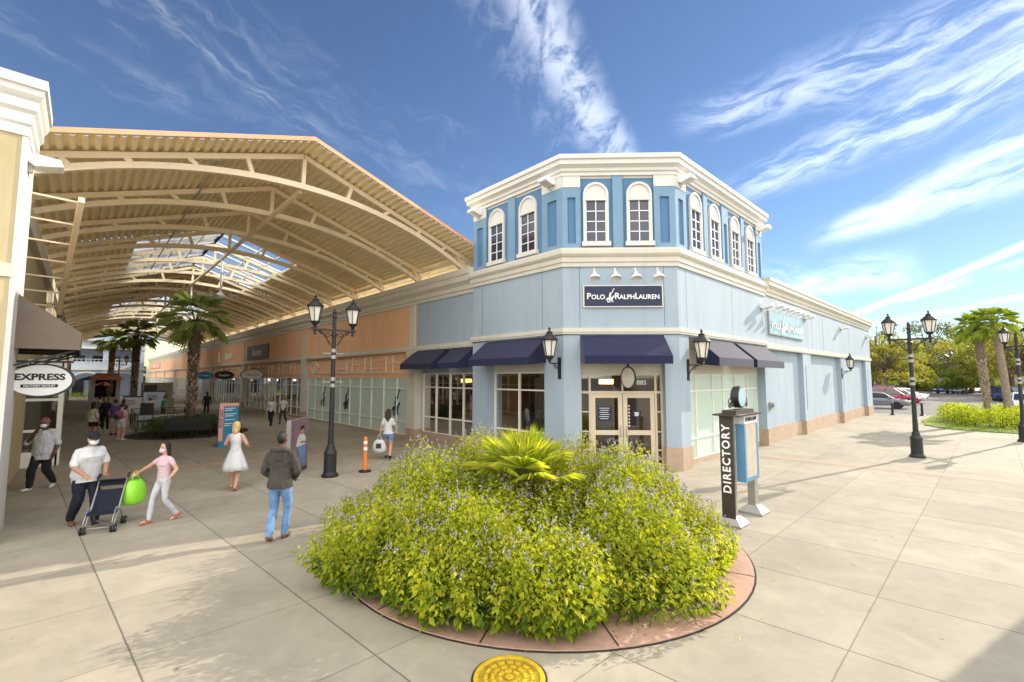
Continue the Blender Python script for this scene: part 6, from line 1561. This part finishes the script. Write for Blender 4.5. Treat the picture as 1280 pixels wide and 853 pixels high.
def streak(a0, e0, a1, e1, w0, w1, d, stretch=4.0, fine=9.0, lo=.36, hi=.62, warpk=.06, seed=0., rib=0):
    """a cloud band from (azimuth, elevation) to another, half-widths in radians"""
    global dens
    dx, dy = a1-a0, e1-e0; l = math.hypot(dx, dy); ux, uy = dx/l, dy/l
    t = mth('DIVIDE', mth('ADD', mth('MULTIPLY', mth('SUBTRACT', az, a0), ux), mth('MULTIPLY', mth('SUBTRACT', el, e0), uy)), l)
    s = mth('ADD', mth('MULTIPLY', mth('SUBTRACT', az, a0), -uy), mth('MULTIPLY', mth('SUBTRACT', el, e0), ux))
    s = mth('ADD', s, mth('ADD', mth('MULTIPLY', warp, warpk), mth('MULTIPLY', warp2, warpk*.5)))
    wd = mth('MULTIPLY_ADD', t, w1-w0, w0)
    prof = sstep(mth('DIVIDE', mth('ABSOLUTE', s), mth('MAXIMUM', wd, .002)), .1, 1.25, 1, 0)
    ends = mth('MULTIPLY', sstep(t, -.12, .18), sstep(t, .92, 1.25, 1, 0))
    c = nd(nt, 'ShaderNodeCombineXYZ'); L(mth('MULTIPLY', t, l*(1 if not rib else rib)), c.inputs[0]); L(mth('MULTIPLY', s, stretch), c.inputs[1]); c.inputs[2].default_value = seed
    nz = sstep(fbm(c.outputs[0], fine, 8, .62, .6), lo, hi)
    o = mth('MULTIPLY', mth('MULTIPLY', prof, ends), mth('MULTIPLY', mth('MULTIPLY_ADD', nz, .98, .02), d))
    dens = o if dens is None else mth('SUBTRACT', 1.0, mth('MULTIPLY', mth('SUBTRACT', 1.0, dens), mth('SUBTRACT', 1.0, o)))
streak(.74, .82, 1.0, .44, .085, .045, .92, 1.6, 10, .34, .60, .03, 1, 2.2)
streak(.66, .80, .93, .46, .10, .07, .28, 1.6, 12, .42, .70, .05, 2, 2.0)
streak(1.14, .50, 1.66, .515, .035, .075, .80, 5, 8, .36, .64, .05, 3)
streak(1.22, .355, 1.66, .455, .035, .065, .88, 5, 8, .35, .62, .05, 4)
streak(1.36, .25, 1.68, .335, .022, .060, 1.0, 5, 8, .30, .58, .035, 5)
streak(1.26, .165, 1.46, .185, .03, .04, .7, 3, 9, .36, .60, .05, 6)
streak(1.385, .103, 1.66, .212, .006, .008, .95, 6, 14, .15, .4, .006, 7)
streak(1.46, .127, 1.60, .165, .006, .009, .7, 6, 14, .3, .55, .008, 8)
streak(1.40, .085, 1.60, .118, .005, .006, .7, 6, 10, .3, .55, .006, 9)
streak(-.10, .62, .62, .44, .09, .13, .22, 3, 7, .46, .76, .12, 10)
streak(.02, .60, .34, .46, .022, .03, .36, 4, 9, .40, .7, .06, 11)
streak(1.18, .21, 1.36, .16, .05, .05, .45, 3, 9, .44, .7, .05, 12)
streak(-.3, .50, .1, .47, .03, .03, .2, 4, 9, .44, .7, .06, 13)
# bright cloud added overhead and behind camera, outside the view, to fill the shade
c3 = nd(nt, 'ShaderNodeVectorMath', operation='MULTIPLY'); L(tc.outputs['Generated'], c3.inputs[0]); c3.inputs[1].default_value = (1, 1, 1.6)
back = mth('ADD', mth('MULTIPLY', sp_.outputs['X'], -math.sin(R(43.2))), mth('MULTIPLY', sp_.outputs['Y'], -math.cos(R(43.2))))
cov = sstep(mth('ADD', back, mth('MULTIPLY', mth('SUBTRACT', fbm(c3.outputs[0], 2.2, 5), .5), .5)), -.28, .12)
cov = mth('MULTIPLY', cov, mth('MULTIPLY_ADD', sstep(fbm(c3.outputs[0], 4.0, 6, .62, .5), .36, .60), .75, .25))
mxc = nd(nt, 'ShaderNodeMix', data_type='RGBA', blend_type='ADD'); L(dens, mxc.inputs['Factor'])
gm = nd(nt, 'ShaderNodeVectorMath', operation='MULTIPLY'); L(sky.outputs[0], gm.inputs[0]); gm.inputs[1].default_value = (.74, .835, 1.0)
L(gm.outputs[0], mxc.inputs[6]); mxc.inputs[7].default_value = (4.6, 4.45, 4.2, 1)
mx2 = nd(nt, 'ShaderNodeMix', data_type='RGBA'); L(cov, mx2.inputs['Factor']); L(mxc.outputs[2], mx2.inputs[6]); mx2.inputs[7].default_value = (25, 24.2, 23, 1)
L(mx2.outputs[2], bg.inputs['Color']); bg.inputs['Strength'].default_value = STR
sl = bpy.data.lights.new('sun', 'SUN'); sl.energy = 3.1; sl.angle = R(.53); sl.color = (1.0, .89, .73)
so_ = bpy.data.objects.new('sun', sl); COL.objects.link(so_)
sd = V((math.sin(SUN_AZ)*math.cos(SUN_EL), math.cos(SUN_AZ)*math.cos(SUN_EL), math.sin(SUN_EL)))
so_.rotation_euler = sd.to_track_quat('Z', 'Y').to_euler(); so_.location = sd*60
cd = bpy.data.cameras.new('camera'); cd.sensor_width = 36; cd.lens = 16.0; cd.clip_end = 4000; cd.clip_start = .1
co = bpy.data.objects.new('camera', cd); COL.objects.link(co); co.location = (0, 0, 2.75); co.rotation_euler = (R(90+4.55), 0, R(-43.2)); S.camera = co
vs_ = S.view_settings; vs_.view_transform = 'Standard'; vs_.look = 'None'; vs_.gamma = 1; vs_.use_curve_mapping = False; vs_.exposure = 1.02
S.cycles.max_bounces = 8; S.cycles.transparent_max_bounces = 16; S.cycles.diffuse_bounces = 6

bpy.data.scenes.remove(TMP)
